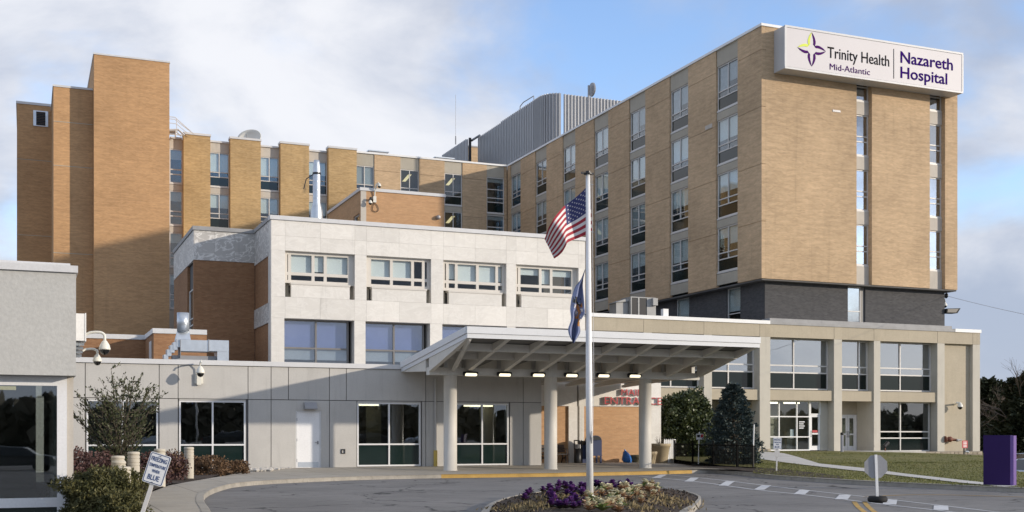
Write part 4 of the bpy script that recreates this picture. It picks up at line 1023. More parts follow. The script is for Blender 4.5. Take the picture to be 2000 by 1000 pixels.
for i in range(nr+1):
    x = cx0+.12+(cx1-cx0-.24)*i/nr
    part(can, 'rafter', MB().prism_yz([(YF_+.02,RB(YF_)-.0),(YF_+.02,RB(YF_)+.11),(YB_-.23,RB(YB_)+.11),(YB_-.23,bz_b+.12)], x-.09, x+.09), M['canopy'])
    yb_ = YW if x < XGE else YE2
    part(can, 'rafter', MB().prism_yz([(YB_+.21,bz_b+.15),(YB_+.21,RB(YB_)+.11),(yb_,RB(yb_)+.11),(yb_,RB(yb_)-.0)], x-.08, x+.08), M['canopy'])
for yy, dd in ((YF_+1.55,.2),(YF_+3.1,.24)):
    part(can, 'purlin', MB().prism_yz([(yy-.06,RB(yy)-dd),(yy+.06,RB(yy)-dd),(yy+.06,RB(yy)+.10),(yy-.06,RB(yy)+.10)], cx0+.1, cx1-.1), M['canopy'])
colx = [XF(v,YB_) for v in (879.5,1075.5,1260)]
for x in colx:
    part(can, 'column', MB().lathe([(.30,.0),(.30,.03),(.272,.03),(.272,bz_b-.02),(.29,bz_b-.02),(.29,bz_b)], (x,YB_,.02), 28), M['canopy'], True)
    part(can, 'column_head', MB().box(x-.2, x+.2, YB_-.235, YB_+.215, bz_b-.0, RB(YB_)+.05), M['canopy'])
part(can, 'brace', MB().tube([(colx[0]+.05,YB_-.25,bz_b+.2),(cx0+.15,YF_+.1,RB(YF_)+.0)], .10, 4), M['canopy'])
lp = [919,985,1051,1115.5,1178,1239]
for k, px in enumerate(lp):
    y = YB_-.45; x = XF(px,y); z = ZF(px,731.5+k*.6,y)
    l = thing('canopy_light', 'lit oval lamp under the canopy beam, '+['between the left column and the first rafter','second from the left column','just left of the middle column','between the middle column and the flagpole','second to the right of the middle column','nearest the right column'][k], 'light', (x,y,z), 'oval lamps along the canopy beam')
    part(l, 'housing', MB().lathe([(.0,-.32),(.085,-.31),(.10,-.2),(.10,.2),(.085,.31),(.0,.32)], (x,y,z+.03), 10, axis='x', caps=False).box(x-.05,x+.05,y,YB_-.223,z+.05,z+.09), M['black'], True)
    part(l, 'lens', MB().lathe([(.0,-.27),(.065,-.25),(.075,-.2),(.075,.2),(.065,.25),(.0,.27)], (x,y-.035,z+.005), 10, axis='x', caps=False), M['lamp'], True)

# ------------------------------------------------------------------ roof plant
def ribbed(mb, pts, z0, z1, rib=.42, depth=.20):
    """vertical ribs along a polyline, each rib a raised trapezium"""
    for (x0,y0),(x1,y1) in zip(pts, pts[1:]):
        d = Vector((x1-x0,y1-y0)); n = max(1, int(d.length/rib)); t = d.normalized(); no = Vector((t.y,-t.x))
        for k in range(n):
            a = Vector((x0,y0))+d*((k+.12)/n); b = Vector((x0,y0))+d*((k+.58)/n)
            q = [a, b, b+no*depth-t*.03, a+no*depth+t*.03]
            mb.prism([(v.x,v.y) for v in q], z0, z1)
            c = Vector((x0,y0))+d*(k/n); e = Vector((x0,y0))+d*((k+1)/n)
            mb.prism([(c.x,c.y),(e.x,e.y),(e.x-no.x*.02,e.y-no.y*.02),(c.x-no.x*.02,c.y-no.y*.02)], z0, z1)
    return mb
XS = 45.4
ys_n, ys_f = YL(1071,XS), YL(936,XS); pzt = ZL(1071,181,XS)
scr = thing('plant_screen', 'large ribbed grey metal screen with a rounded corner on the tower roof', 'screen', (XS, ys_n, ROOF))
arc = [(XS, ys_n+3.0)]+[(XS+1.6-1.6*math.cos(q), ys_n+1.6-1.6*math.sin(q)+.0) for q in [R(v) for v in (0,20,40,60,80)]]
ym_ = (ys_n+3.0+ys_f)/2+1
part(scr, 'ribbed_panel', ribbed(MB(), [(XS,ys_f),(XS,ym_+.02)], ROOF+.1, pzt), M['screen'])
part(scr, 'ribbed_panel', ribbed(MB(), [(XS,ym_-.02),(XS,ys_n+3.0)], ROOF+.1, pzt+.1), M['screen'])
part(scr, 'ribbed_panel', ribbed(MB(), arc, ROOF+.1, pzt+.1, .2), M['screen'])
part(scr, 'ribbed_panel', ribbed(MB(), [(XS+1.60,ys_n+.05),(XS+13,ys_n+.05)], ROOF+.1, pzt+.05, .34, .14), M['screen'])
part(scr, 'post', MB().box(XS+1.5,XS+1.62,ys_n+.9,ys_n+1.02,ROOF,pzt-.1).box(XS+1.95,XS+2.05,ys_n+.25,ys_n+.35,ROOF,pzt-.1), M['steel'])
part(scr, 'rail', MB().tube([(XS+.4,YL(1008,XS),pzt+.1),(XS+.4,YL(1008,XS)-.1,pzt+.75),(XS+.4,YL(1015,XS),pzt+.95),(XS+.4,YL(1035,XS),pzt+.9),(XS+.4,YL(1036,XS),pzt+.1)], .05, 5).tube([(XS+1.2,YL(1011,XS),pzt),(XS+1.2,YL(1014,XS),pzt+.7),(XS+1.2,YL(1035,XS),pzt+.75)], .04, 5), M['steel'])
X2s = 42.2; y2n, y2f = YL(914,X2s), YL(866,X2s); z2 = ZL(913,272,X2s)
scr2 = thing('plant_screen', 'smaller ribbed grey metal screen on the far roof, left of the large one', 'screen', (X2s, y2n, ROOF))
part(scr2, 'ribbed_panel', ribbed(MB(), [(X2s,y2f),(X2s,y2n)], ROOF-.3, z2), M['screen'])
part(scr2, 'end_panel', MB().box(X2s+.05, X2s+.3, y2n-.2, y2n-.05, ROOF-.3, z2+.1), M['black'])
ybx = y2n+6
bx = thing('stair_house', 'small brick stair house between the two ribbed roof screens', 'building', (47, ybx, ROOF))
zb_ = ZF(925,285,ybx)
part(bx, 'brick_wall', MB().box(XF(916,ybx), XF(960,ybx), ybx, ybx+5, ROOF-.3, zb_-.15), M['brick_tan']); part(bx, 'coping', MB().box(XF(915,ybx)-.05, XF(960,ybx), ybx-.06, ybx+5, zb_-.15, zb_), M['steel'])
pp = thing('roof_pipe', 'dark sloping pipe running up to the large roof screen', 'pipe', (X2s, y2n, z2))
part(pp, 'tube', MB().tube([(X2s+.3,y2n-.3,z2-.2),(XS,ys_f-.1,ZL(936,265,XS))], .13, 6), M['black'])
# dish antenna on the screen roof
dpx_ = PD(1150, 104); zd = H+(HZ-188)*104/F
pa = thing('panel_antenna', 'grey drum antenna on a short mast above the roof screen', 'antenna', (dpx_[0], dpx_[1], zd))
part(pa, 'mast', MB().tube([(dpx_[0],dpx_[1],zd-3),(dpx_[0],dpx_[1],zd+.95)], .11, 6), M['steel'])
part(pa, 'drum', MB().lathe([(.0,-.02),(.60,.0),(.62,.12),(.5,.2),(.0,.24)], (dpx_[0]+.25,dpx_[1],zd+.62), 16, axis='x'), M['steel'])
mx, my = PD(890, 100); mz = H+(HZ-282)*100/F
an = thing('whip_antenna', 'thin whip antenna standing on the ward block roof', 'antenna', (mx,my,ROOF-.3))
part(an, 'mast', MB().tube([(mx,my,ROOF-.4),(mx,my,mz+.0),(mx,my,mz+.7)], .05, 5), M['steel']); part(an, 'whip', MB().tube([(mx,my,mz+.7),(mx,my,mz+4.2)], .018, 4), M['coping'])
# satellite dish
dx, dy = PD(489, 108); dy -= 6; dz = H+(HZ-275)*108/F
ds = thing('satellite_dish', 'cream satellite dish on the ward block roof behind a golden pier', 'dish', (dx,dy+6,ROOF-.3))
dm_ = MB(); nn_ = 24; rr = .95; axis = Vector((-.55,-.75,.36)).normalized(); u_ = axis.cross(Vector((0,0,1))).normalized(); v_ = u_.cross(axis)
cen = Vector((dx,dy+6,dz+.1)); rings = []
for ri in range(6):
    q = rr*ri/5
    for k in range(nn_):
        an_ = 2*math.pi*k/nn_; p_ = cen+u_*q*math.cos(an_)*1.25+v_*q*math.sin(an_)*.95+axis*(q*q*.35); rings.append(tuple(p_))
dm_.add(rings, [(i*nn_+k, i*nn_+(k+1)%nn_, (i+1)*nn_+(k+1)%nn_, (i+1)*nn_+k) for i in range(5) for k in range(nn_)])
o_ = part(ds, 'reflector', dm_, M['camera_white'], True); md = o_.modifiers.new('thick','SOLIDIFY'); md.thickness = .04
part(ds, 'mast', MB().tube([(dx,dy+6.1,ROOF-.5),(dx,dy+6.1,dz)], .08, 6), M['steel']); part(ds, 'feed_arm', MB().tube([cen-v_*.8,cen+axis*.9], .03, 5), M['steel'])
# roof hatches
for px0, px1, py, lab in ((721,758,292.5,'grey metal roof hatch above the fourth golden pier'),(851,886,305.5,'grey metal roof hatch near the inner corner of the roofs')):
    yh = YS2+3; hx_ = thing('roof_hatch', lab, 'roof hatch', (XF(px0,yh),yh,ROOF-.3))
    part(hx_, 'box', MB().box(XF(px0,yh), XF(px1,yh), yh, yh+1.4, ROOF-.3, ZF(px0,py,yh)-.1), M['steel']); part(hx_, 'lid', MB().box(XF(px0,yh)-.08, XF(px1,yh)+.08, yh-.08, yh+1.5, ZF(px0,py,yh)-.097, ZF(px0,py,yh)), M['galv'])
# roof stair with handrail beside the tall shaft
yr = YS2-1.0; rs = thing('roof_stair', 'small steel roof stair with pipe handrails beside the tallest shaft', 'stair', (XF(340,yr),yr,ROOF))
r_ = lambda px,py,dy=0: (XF(px,yr+dy), yr+dy, ZF(px,py,yr+dy))
part(rs, 'stringer', MB().tube([r_(331,254),r_(348,253),r_(360,264)], .09, 4).tube([r_(343,254),r_(343,267)], .07, 4).tube([r_(343,256),r_(354,266)],.06,4).tube([r_(331,262),r_(358,264)],.05,4), M['coping'])
part(rs, 'landing', MB().box(XF(331,yr), XF(347,yr), yr, yr+1.4, ZF(340,255,yr), ZF(340,252,yr)), M['coping'])
for k, dy_ in enumerate((0, 1.3)):
    part(rs, 'handrail', MB().tube([r_(331,228+4*k,dy_),r_(342,229+4*k,dy_),r_(345,232+4*k,dy_),r_(380,263,dy_)], .035, 5).tube([r_(345,232+4*k,dy_),r_(345,254,dy_)],.03,5).tube([r_(331,240,dy_),r_(345,242,dy_),r_(368,262,dy_)],.03,5), M['coping'])
# exhaust stack behind the marble parapet
ye = YM+8; stx = XF(618.5,ye); stk = thing('exhaust_stack', 'shiny galvanised exhaust stack rising behind the marble parapet', 'stack', (stx,ye,MZ-.4))
z_a, z_b, z_c = ZF(618,412,ye), ZF(618,330,ye), ZF(618,313,ye); rs_ = 7.6*DF(618,ye)/F
part(stk, 'flue', MB().lathe([(rs_*1.6,MZ-.5),(rs_*1.6,z_a-.1),(rs_,z_a+.5),(rs_,z_b),(rs_*.8,z_c-.15),(rs_*.65,z_c)], (stx,ye,0), 16), M['galv'], True)
for k in range(4): part(stk, 'seam_band', MB().lathe([(rs_*1.04,0),(rs_*1.04,.05)], (stx,ye,z_a+.7+k*(z_b-z_a-.9)/3.2), 16), M['galv'])
part(stk, 'bracket', MB().tube([(stx-rs_,ye-.02,z_b-.35),(stx-rs_-.35,ye+.2,z_b-.6),(stx-rs_-.5,ye+.2,z_b-1.2)], .03, 5).lathe([(rs_*1.08,0),(rs_*1.08,.12)], (stx,ye,z_b-.35), 16), M['black'])
# galvanised ducts on the grey roof
yd_ = 53.0; du = thing('roof_duct', 'galvanised air duct with round riser on the grey wing roof', 'duct', (XF(380,yd_),yd_,GZT-.3))
q = lambda px,py: (XF(px,yd_), ZF(px,py,yd_))
part(du, 'trunk_duct', MB().box(q(353,0)[0], q(407,0)[0], yd_, yd_+.85, q(380,686)[1], q(380,664)[1]).box(q(408.5,0)[0], q(447,0)[0], yd_, yd_+.85, q(430,686)[1], q(430,664.5)[1]), M['galv'])
part(du, 'drop_duct', MB().box(q(424.5,0)[0], q(447,0)[0], yd_+.01, yd_+.84, GZT-.4, q(430,686)[1]-.003), M['galv'])
part(du, 'flange', MB().box(q(407,0)[0], q(408.5,0)[0], yd_-.04, yd_+.89, q(407,687)[1], q(407,663)[1]).box(q(352,0)[0], q(353,0)[0], yd_-.03, yd_+.88, q(353,699)[1], q(353,663)[1]), M['steel'])
yr2 = yd_+1.3; rx = XF(357.5,yr2); rad = 11.6*DF(357,yr2)/F
part(du, 'riser', MB().lathe([(rad,ZF(357,648,yr2)),(rad,ZF(357,611,yr2)),(rad*.93,ZF(357,611,yr2)),(rad*.93,ZF(357,615,yr2))], (rx,yr2,0), 18), M['galv'], True)
part(du, 'transition', MB().add([(rx-rad*1.25,yr2-rad,ZF(357,664,yr2)),(rx+rad*1.15,yr2-rad,ZF(357,664,yr2)),(rx+rad*1.15,yr2+rad,ZF(357,664,yr2)),(rx-rad*1.25,yr2+rad,ZF(357,664,yr2)),
   (rx-rad,yr2-.3*rad,ZF(357,648,yr2)),(rx+rad,yr2-.3*rad,ZF(357,648,yr2)),(rx+rad,yr2+.3*rad,ZF(357,648,yr2)),(rx-rad,yr2+.3*rad,ZF(357,648,yr2))],[(0,1,5,4),(1,2,6,5),(2,3,7,6),(3,0,4,7)]), M['galv'])
gore = [(349,662,21),(343,668,20),(337,674,19),(331,682,17),(325,692,15)]
for k, (px, py, hh) in enumerate(gore):
    part(du, 'elbow_gore', MB().box(q(px-4,0)[0], q(px+4.5,0)[0], yd_+.05+.02*k, yd_+.8-.02*k, q(px,py+hh*.75)[1], q(px,py)[1]), M['galv'])
part(du, 'lower_duct', MB().box(q(338,0)[0], q(424,0)[0], yd_+.3, yd_+.7, GZT-.3, q(380,694)[1]), M['steel'])
# air unit on the beige roof
yu = YM+2.2; u0, u1 = XF(1232,yu), XF(1281,yu); uzb, uzt = BZT-.3, ZF(1250,580,yu)
ac = thing('air_unit', 'grey rooftop air conditioning unit beside the tower on the beige roof', 'air conditioner', ((u0+u1)/2,yu,uzb))
ub_ = XF(1248,yu)
part(ac, 'casing', MB().holes(u0, u1, uzb, uzt, [(XF(1234,yu),XF(1246,yu),uzb+.5,uzt-.06),(XF(1249,yu),XF(1263.5,yu),uzb+.5,uzt-.06)], yu, yu+.05).box(u0,u1,yu+.06,yu+1.3,uzb,uzt), M['unit'])
part(ac, 'coil', MB().box(XF(1233,yu), XF(1264,yu), yu+.03, yu+.055, uzb+.4, uzt-.03), M['black'])
part(ac, 'control_box', MB().box(XF(1272,yu), XF(1281,yu), yu-.25, yu-.003, ZF(1276,597,yu), ZF(1276,583,yu)), M['unit'])
vt = thing('roof_vent', 'long pale ventilation box left of the air unit on the beige roof', 'vent', (XF(1220,yu),yu,uzb))
part(vt, 'box', MB().box(XF(1208,yu), XF(1231,yu), yu+.3, yu+1.2, uzb, ZF(1220,589,yu)), M['unit']); part(vt, 'hood', MB().prism_xz([(XF(1206,yu),ZF(1206,590,yu)),(XF(1231,yu),ZF(1231,588,yu)),(XF(1231,yu),ZF(1231,584,yu)),(XF(1222,yu),ZF(1222,584,yu))], yu+.2, yu+1.3), M['unit'])
fl = thing('roof_floodlight', 'small white lamp on the beige roof right of the air unit', 'light', (XF(1301,YM+.3),YM+.3,BZT))
part(fl, 'lamp_head', MB().box(XF(1294,YM+.3), XF(1304,YM+.3), YM+.2, YM+.5, BZT+.05, ZF(1300,603.5,YM+.3)), M['white']); part(fl, 'stem', MB().tube([(XF(1301,YM+.3),YM+.35,BZT),(XF(1301,YM+.3),YM+.35,BZT+.12)], .03, 5), M['steel'])
# ------------------------------------------------------------------ flagpole and flags
fx, fy = PD(1152.5, 22.8); fd_ = 22.8; mpx = fd_/F
ptop = H+(HZ-341)*mpx
pole = thing('flagpole', 'tall white flagpole standing in the round flower bed', 'flagpole', (fx,fy,.0))
lean = -.045
part(pole, 'shaft', MB().tube([(fx,fy,.05),(fx+lean*.5,fy,2.5),(fx+lean,fy,ptop)], [.069,.064,.042], 16), M['white'], True)
part(pole, 'truck', MB().lathe([(.045,0),(.085,.0),(.085,.02),(.05,.03),(.05,.06),(.0,.07)], (fx+lean,fy,ptop), 12).box(fx+lean-.14,fx+lean-.07,fy-.02,fy+.02,ptop,ptop+.04).box(fx+lean+.06,fx+lean+.12,fy-.02,fy+.02,ptop,ptop+.04), M['black'])
part(pole, 'halyard', MB().tube([(fx+lean+.075,fy-.02,ptop),(fx+.062,fy-.04,2.6),(fx+.02,fy-.085,1.52)], .004, 4), M['white'])
part(pole, 'cleat', MB().tube([(fx-.01,fy-.09,1.32),(fx-.02,fy-.10,1.44),(fx-.01,fy-.09,1.56)], [.012,.026,.010], 6), M['steel'])
part(pole, 'collar', MB().lathe([(.11,.0),(.11,.14),(.08,.2)], (fx,fy,.12), 16), M['white'])
def fl_pt(px, py, dz=0.0):
    r_, z_ = (px-1152.5)*mpx, H+(HZ-py)*mpx
    return Vector((fx+r_*cT+dz*sT, fy-r_*sT+dz*cT, z_))
def curve(pts, t):
    for (t0,*a),(t1,*b) in zip(pts, pts[1:]):
        if t <= t1: k = (t-t0)/(t1-t0); return [p+(q_-p)*k for p,q_ in zip(a,b)]
    return list(pts[-1][1:])
def sm_curve(pts, n=60):
    raw = [curve(pts, i/n) for i in range(n+1)]
    for _ in range(3): raw = [raw[0]]+[[(p+2*q_+r_)/4 for p,q_,r_ in zip(raw[i-1],raw[i],raw[i+1])] for i in range(1,n)]+[raw[-1]]
    return raw
def cloth(T, B, wave, nu, nv):
    Ts, Bs = sm_curve(T), sm_curve(B); P_ = []
    for i in range(nu+1):
        u = i/nu*60; k = min(59,int(u)); f = u-k
        t = [Ts[k][j]+(Ts[k+1][j]-Ts[k][j])*f for j in (0,1)]; b = [Bs[k][j]+(Bs[k+1][j]-Bs[k][j])*f for j in (0,1)]
        P_.append([fl_pt(t[0]+(b[0]-t[0])*j/nv, t[1]+(b[1]-t[1])*j/nv, wave(i/nu, j/nv)) for j in range(nv+1)])
    return P_
T = [(0,1153,359),(.14,1139,371),(.3,1118,389),(.42,1101,403),(.6,1085,424),(.8,1071,446),(1,1064,464)]
B = [(0,1156,452),(.15,1140,459),(.3,1121,468),(.42,1107,476),(.5,1105,482),(.62,1100,490),(.8,1091,497),(1,1083,502)]
wv = lambda u, v: .16*math.sin(u*7.5+v*1.2)*min(1,u*4)+.05*math.sin(u*15+v*4)*u+.10*v*u
nu, nv = 50, 39
Pf = cloth(T, B, wv, nu, nv)
mb = MB(); mb.v = [tuple(p) for row in Pf for p in row]
for i in range(nu):
    for j in range(nv):
        mb.f.append((i*(nv+1)+j,(i*(nv+1)+j+1),((i+1)*(nv+1)+j+1),((i+1)*(nv+1)+j)))
        st_ = j//3; mb.m.append(2 if (i < nu*.4 and st_ < 7) else (0 if st_%2 == 0 else 1))
usf = thing('flag', 'striped flag of the United States flying at the top of the flagpole', 'flag', (fx,fy,ptop))
part(usf, 'cloth', mb, [M['flag_red'],M['flag_white'],M['flag_blue']], True)
def fpos(u, v):
    i, j = min(nu-1,int(u*nu)), min(nv-1,int(v*nv)); a, b = u*nu-i, v*nv-j
    return Pf[i][j]*(1-a)*(1-b)+Pf[i+1][j]*a*(1-b)+Pf[i][j+1]*(1-a)*b+Pf[i+1][j+1]*a*b
stars = MB()
for r in range(9):
    for c in range(6 if r%2 == 0 else 5):
        u0, v0 = .4*((c*2+1+(r%2))/12), (7/13)*((r+1)/10)
        for sgn in (-1, 1):
            nrm = (fpos(u0+.01,v0)-fpos(u0-.01,v0)).cross(fpos(u0,v0+.01)-fpos(u0,v0-.01)).normalized()*sgn*.006
            pts = [fpos(min(.999,max(.001,u0+.6*rr_*math.sin(an_))), max(.001,v0-rr_*math.cos(an_)))+nrm for rr_, an_ in [((.021 if k%2 == 0 else .0085), math.pi*k/5) for k in range(10)]]
            stars.add(pts, [tuple(range(10))])
part(usf, 'stars', stars, M['flag_white'], kind='stuff')
T2 = [(0,1142,527),(.12,1135,545),(.3,1123,560),(.5,1116,583),(.7,1113.5,605),(.78,1116,626),(.85,1108,643),(.93,1111,656),(1,1119.5,670)]
B2 = [(0,1143,527),(.12,1139,545),(.3,1138,560),(.5,1140.5,590),(.66,1142,614),(.74,1136,623),(.80,1131,630),(.88,1135,648),(1,1121.5,670)]
wv2 = lambda u, v: .09*math.sin(v*9+u*4)*(.3+u)+(.10*math.sin((u-.72)*14)*(v-.5) if u > .6 else 0)
Pp = cloth(T2, B2, wv2, 48, 20); mb = MB(); mb.v = [tuple(p) for row in Pp for p in row]
for i in range(48):
    for j in range(20):
        mb.f.append((i*21+j, i*21+j+1, (i+1)*21+j+1, (i+1)*21+j)); u, v = i/48, j/20; k = 0
        e_ = mnoise.noise(Vector((u*16, v*4.2, 1.3)))
        if .44 < u < .56 and .08 < v < .75 and e_ > .0: k = 1
        elif .52 < u < .74 and .22 < v < .85:
            k = 2 if e_ > .12 else (3 if e_ < -.22 else 0)
        elif .74 < u < .83 and v > .72: k = 2 if e_ > 0 else 3
        mb.m.append(k)
paf = thing('flag', 'limp blue state flag with gold and black coat of arms, halfway down the flagpole', 'flag', (fx,fy,3.0))
part(paf, 'cloth', mb, [M['pa_blue'],M['black'],M['gold'],M['flag_white']], True)
for fo, P0, P1 in ((usf,(1153,360),(1155,452)),(paf,(1142,527),(1143,614))):
    part(fo, 'clip', MB().tube([fl_pt(*P0), fl_pt(P0[0]+6,P0[1]+1)], .01, 4).tube([fl_pt(P1[0]-1,P1[1]), fl_pt(P1[0]+6,P1[1]+2)], .01, 4), M['steel'])

# ------------------------------------------------------------------ signs
def rot_mb(mb, piv, tilt, yaw):
    m_ = Matrix.Translation(piv) @ Matrix.Rotation(yaw,4,'Z') @ Matrix.Rotation(tilt,4,'Y') @ Matrix.Translation(-Vector(piv))
    mb.v = [tuple(m_ @ Vector(p)) for p in mb.v]; return mb
def rrect(x0, x1, z0, z1, r, n=5):
    pts = []
    for cx, cz, a0_ in ((x1-r,z0+r,-90),(x1-r,z1-r,0),(x0+r,z1-r,90),(x0+r,z0+r,180)):
        pts += [(cx+r*math.cos(R(a0_+90*k/n)), cz+r*math.sin(R(a0_+90*k/n))) for k in range(n+1)]
    return pts
def freezing_sign(label, bx_, by_, zc, w_, h_, tilt, yaw, zbase, extra=False):
    """plate centre at height zc, tilt in the plane of the plate, post under it"""
    t = thing('warning_sign', label, 'sign', (bx_, by_, zbase), 'freezing temperature signs')
    piv = (bx_, by_, zc); y = by_-.03
    f_ = lambda mb: rot_mb(mb, piv, tilt, yaw)
    X0, X1, Z0, Z1 = bx_-w_/2, bx_+w_/2, zc-h_/2, zc+h_/2; r = w_*.10
    part(t, 'plate', f_(MB().prism_xz(rrect(X0,X1,Z0,Z1,r), y, y+.006)), M['white'])
    o1, o2 = rrect(X0+.035*w_,X1-.035*w_,Z0+.035*w_,Z1-.035*w_,r*.8), rrect(X0+.065*w_,X1-.065*w_,Z0+.065*w_,Z1-.065*w_,r*.65)
    n = len(o1); ring = MB().add([(p[0],y-.003,p[1]) for p in o1]+[(p[0],y-.003,p[1]) for p in o2], [(i,(i+1)%n,n+(i+1)%n,n+i) for i in range(n)])
    part(t, 'border', f_(ring), M['ink_blue'])
    for s, fx0, fx1, fz, ch in (('FREEZING',.12,.88,.735,.135),('TEMPERATURE',.10,.90,.545,.10),('WHEN',.32,.68,.375,.095),('BLUE',.21,.77,.13,.165)):
        part(t, 'lettering', f_(lettering(s, X0+w_*fx0, X0+w_*fx1, Z0+h_*fz, h_*ch, .012, .004, y-.002)), [M['ink_blue'],M['ink_blue']])
    zb_l = zc-(zc-zbase)/math.cos(tilt)
    part(t, 'post', f_(MB().box(bx_-.028, bx_+.028, by_-.02, by_+.015, zb_l, zc+h_*.4)), M['alu'])
    part(t, 'bolt', f_(MB().box(bx_-.012, bx_+.012, y-.01, y, zc+h_*.41, zc+h_*.435).box(bx_-.012, bx_+.012, y-.01, y, zc-h_*.45, zc-h_*.43)), M['steel'])
    if extra: part(t, 'plaque', f_(MB().prism_xz(rrect(bx_-.10,bx_+.10,Z0-.30,Z0-.03,.02), y, y+.006)), M['alu'])
    return t
sd_ = 17.2; sx_, sy_ = PD(306.8, sd_)
freezing_sign('leaning white and blue FREEZING TEMPERATURE WHEN BLUE sign in the left foreground', sx_, sy_, H+(HZ-916)*sd_/F, .305, .457, R(18), -TH+R(4), -.1)
sd2 = 46; s2x, s2y = PD(1518, sd2)
freezing_sign('small upright FREEZING TEMPERATURE WHEN BLUE sign on a white post on the lawn', s2x, s2y, H+(HZ-866)*sd2/F, .33, .46, R(1.5), -TH, .03, True)
# small parking notice on a post with a rubber foot
d_ = 53; nx_, ny_ = PD(1364, d_); zs_ = lambda py: H+(HZ-py)*d_/F
t = thing('notice_sign', 'small notice on a white post with black rubber foot by the iron fence', 'sign', (nx_,ny_,zs_(911)))
part(t, 'rubber_foot', MB().box(nx_-.24,nx_+.24,ny_-.2,ny_+.2,zs_(912),zs_(906)), M['blackmatte'])
part(t, 'post', MB().tube([(nx_,ny_,zs_(906)),(nx_+.045,ny_,zs_(845.5))], .028, 6), M['white'])
part(t, 'plate', MB().box(nx_-.13,nx_+.24,ny_-.05,ny_-.035,zs_(858.5),zs_(847)), M['white'])
part(t, 'printed_mark', MB().box(nx_-.10,nx_+.05,ny_-.055,ny_-.051,zs_(854),zs_(849)), M['ink_grey']); part(t, 'printed_mark', MB().box(nx_+.09,nx_+.22,ny_-.055,ny_-.051,zs_(854.5),zs_(848.5)), M['red_sign'])
part(t, 'cap', MB().lathe([(.0,-.03),(.035,0),(.0,.04)], (nx_+.045,ny_,zs_(845)), 8), M['white'])
# octagon sign seen from behind on a tyre foot
d_ = 27.6; ox, oy = PD(1714, d_); zz_ = lambda py: H+(HZ-py)*d_/F
t = thing('stop_sign', 'grey back of an octagon sign on a leaning white post in a black tyre base', 'sign', (ox,oy,ROADZ))
yawm = -TH
mbx = MB().lathe([(.10,-.0),(.19,.0),(.225,.04),(.23,.075),(.225,.11),(.19,.15),(.10,.15),(.08,.1),(.08,.04),(.10,0)], (ox,oy,ROADZ), 20, caps=False)
part(t, 'tyre', mbx, M['blackmatte'], True); part(t, 'ballast', MB().lathe([(.0,.0),(.1,.0),(.1,.12),(.0,.12)], (ox,oy,ROADZ+.003), 12, caps=False), M['black'])
part(t, 'post', rot_mb(MB().box(ox-.03,ox+.03,oy-.02,oy+.02,ROADZ+.08,zz_(888)), (ox,oy,ROADZ), R(-2.2), -TH), M['white'])
octp = [(ox-.0+.29*math.cos(R(22.5+45*k)), zz_(911.5)+.29*math.sin(R(22.5+45*k))) for k in range(8)]
part(t, 'octagon_plate', rot_mb(MB().prism_xz(octp, oy+.022, oy+.030), (ox,oy,ROADZ), R(-2.2), -TH), M['steel'])
# purple monument sign
d_ = 33.5; mx0, my0 = PD(1920.5, d_+.45); mx1, my1 = PD(1973, d_)
zt_, zb_ = H+(HZ-850)*d_/F, 0.02
t = thing('monument_sign', 'plain purple slab sign standing on the lawn at the right edge', 'sign', (mx0,my0,zb_))
dv = Vector((mx1-mx0,my1-my0)).normalized(); nv_ = Vector((-dv.y,dv.x))
pl = [(mx0,my0),(mx1,my1),(mx1+nv_.x*.28+dv.x*.0,my1+nv_.y*.28),(mx0+nv_.x*.28,my0+nv_.y*.28)]
part(t, 'slab', MB().prism(pl, zb_+.03, zt_), M['purple']); e0 = Vector((mx1,my1))+dv*.004
part(t, 'edge_strip', MB().prism([tuple(e0-nv_*.01),tuple(e0+dv*.09-nv_*.01),tuple(e0+dv*.09+nv_*.29),tuple(e0+nv_*.29)], zb_+.03, zt_-.012), wear('sun painted sign edge', (.16,.09,.30), .45))  # side of the purple slab, sunlight painted in as a lighter colour
part(t, 'base', MB().prism(pl, zb_-.1, zb_+.027), M['joint'])
# fire connection and its red notice
vX, vZ = XF(1851,YM+.1), ZF(1851,858,YM)
t = thing('fire_connection', 'rusty red fire hose connection on the beige wall', 'hydrant', (vX,YM+.25,vZ))
part(t, 'wall_plate', MB().lathe([(.0,0),(.22,0),(.22,.05),(.0,.06)], (bX(1845.5)-.05,YM-.02,vZ), 14, axis='x'), M['rust'])
part(t, 'body', MB().lathe([(.0,-.22),(.12,-.19),(.19,-.05),(.19,.06),(.12,.18),(.0,.22)], (vX+.08,YM+.0,vZ), 14, axis='x'), M['rust'], True)
part(t, 'hose_inlet', MB().tube([(vX+.22,YM-.02,vZ-.02),(vX+.5,YM-.05,vZ-.04),(vX+.62,YM-.08,vZ-.05)], [.09,.09,.07], 8), M['rust']); part(t, 'hose_cap', MB().tube([(vX+.5,YM-.2,vZ-.08),(vX+.86,YM-.25,vZ-.03)], [.10,.04], 8), M['steel'])
d_ = 71; rx_, ry_ = PD(1884, d_); zr = lambda py: H+(HZ-py)*d_/F
t = thing('fire_notice', 'red notice on a dark post in front of the stone footing', 'sign', (rx_,ry_,.05))
part(t, 'post', MB().box(rx_-.05,rx_+.05,ry_,ry_+.06,-.1,zr(874)), M['black']); part(t, 'plate', MB().box(rx_-.20,rx_+.22,ry_-.02,ry_-.003,zr(875),zr(860.5)), M['red_sign'])
for k, py in enumerate((863.5,866.5,869.5,872.5)): part(t, 'printed_line', MB().box(rx_-.12,rx_+.14,ry_-.026,ry_-.021,zr(py+.7),zr(py-.7)), M['white'])
part(t, 'pipe_elbow', MB().tube([(rx_+.05,ry_,zr(882)),(rx_+.25,ry_-.05,zr(882)),(rx_+.27,ry_-.05,zr(884))], .05, 6), M['galv'])

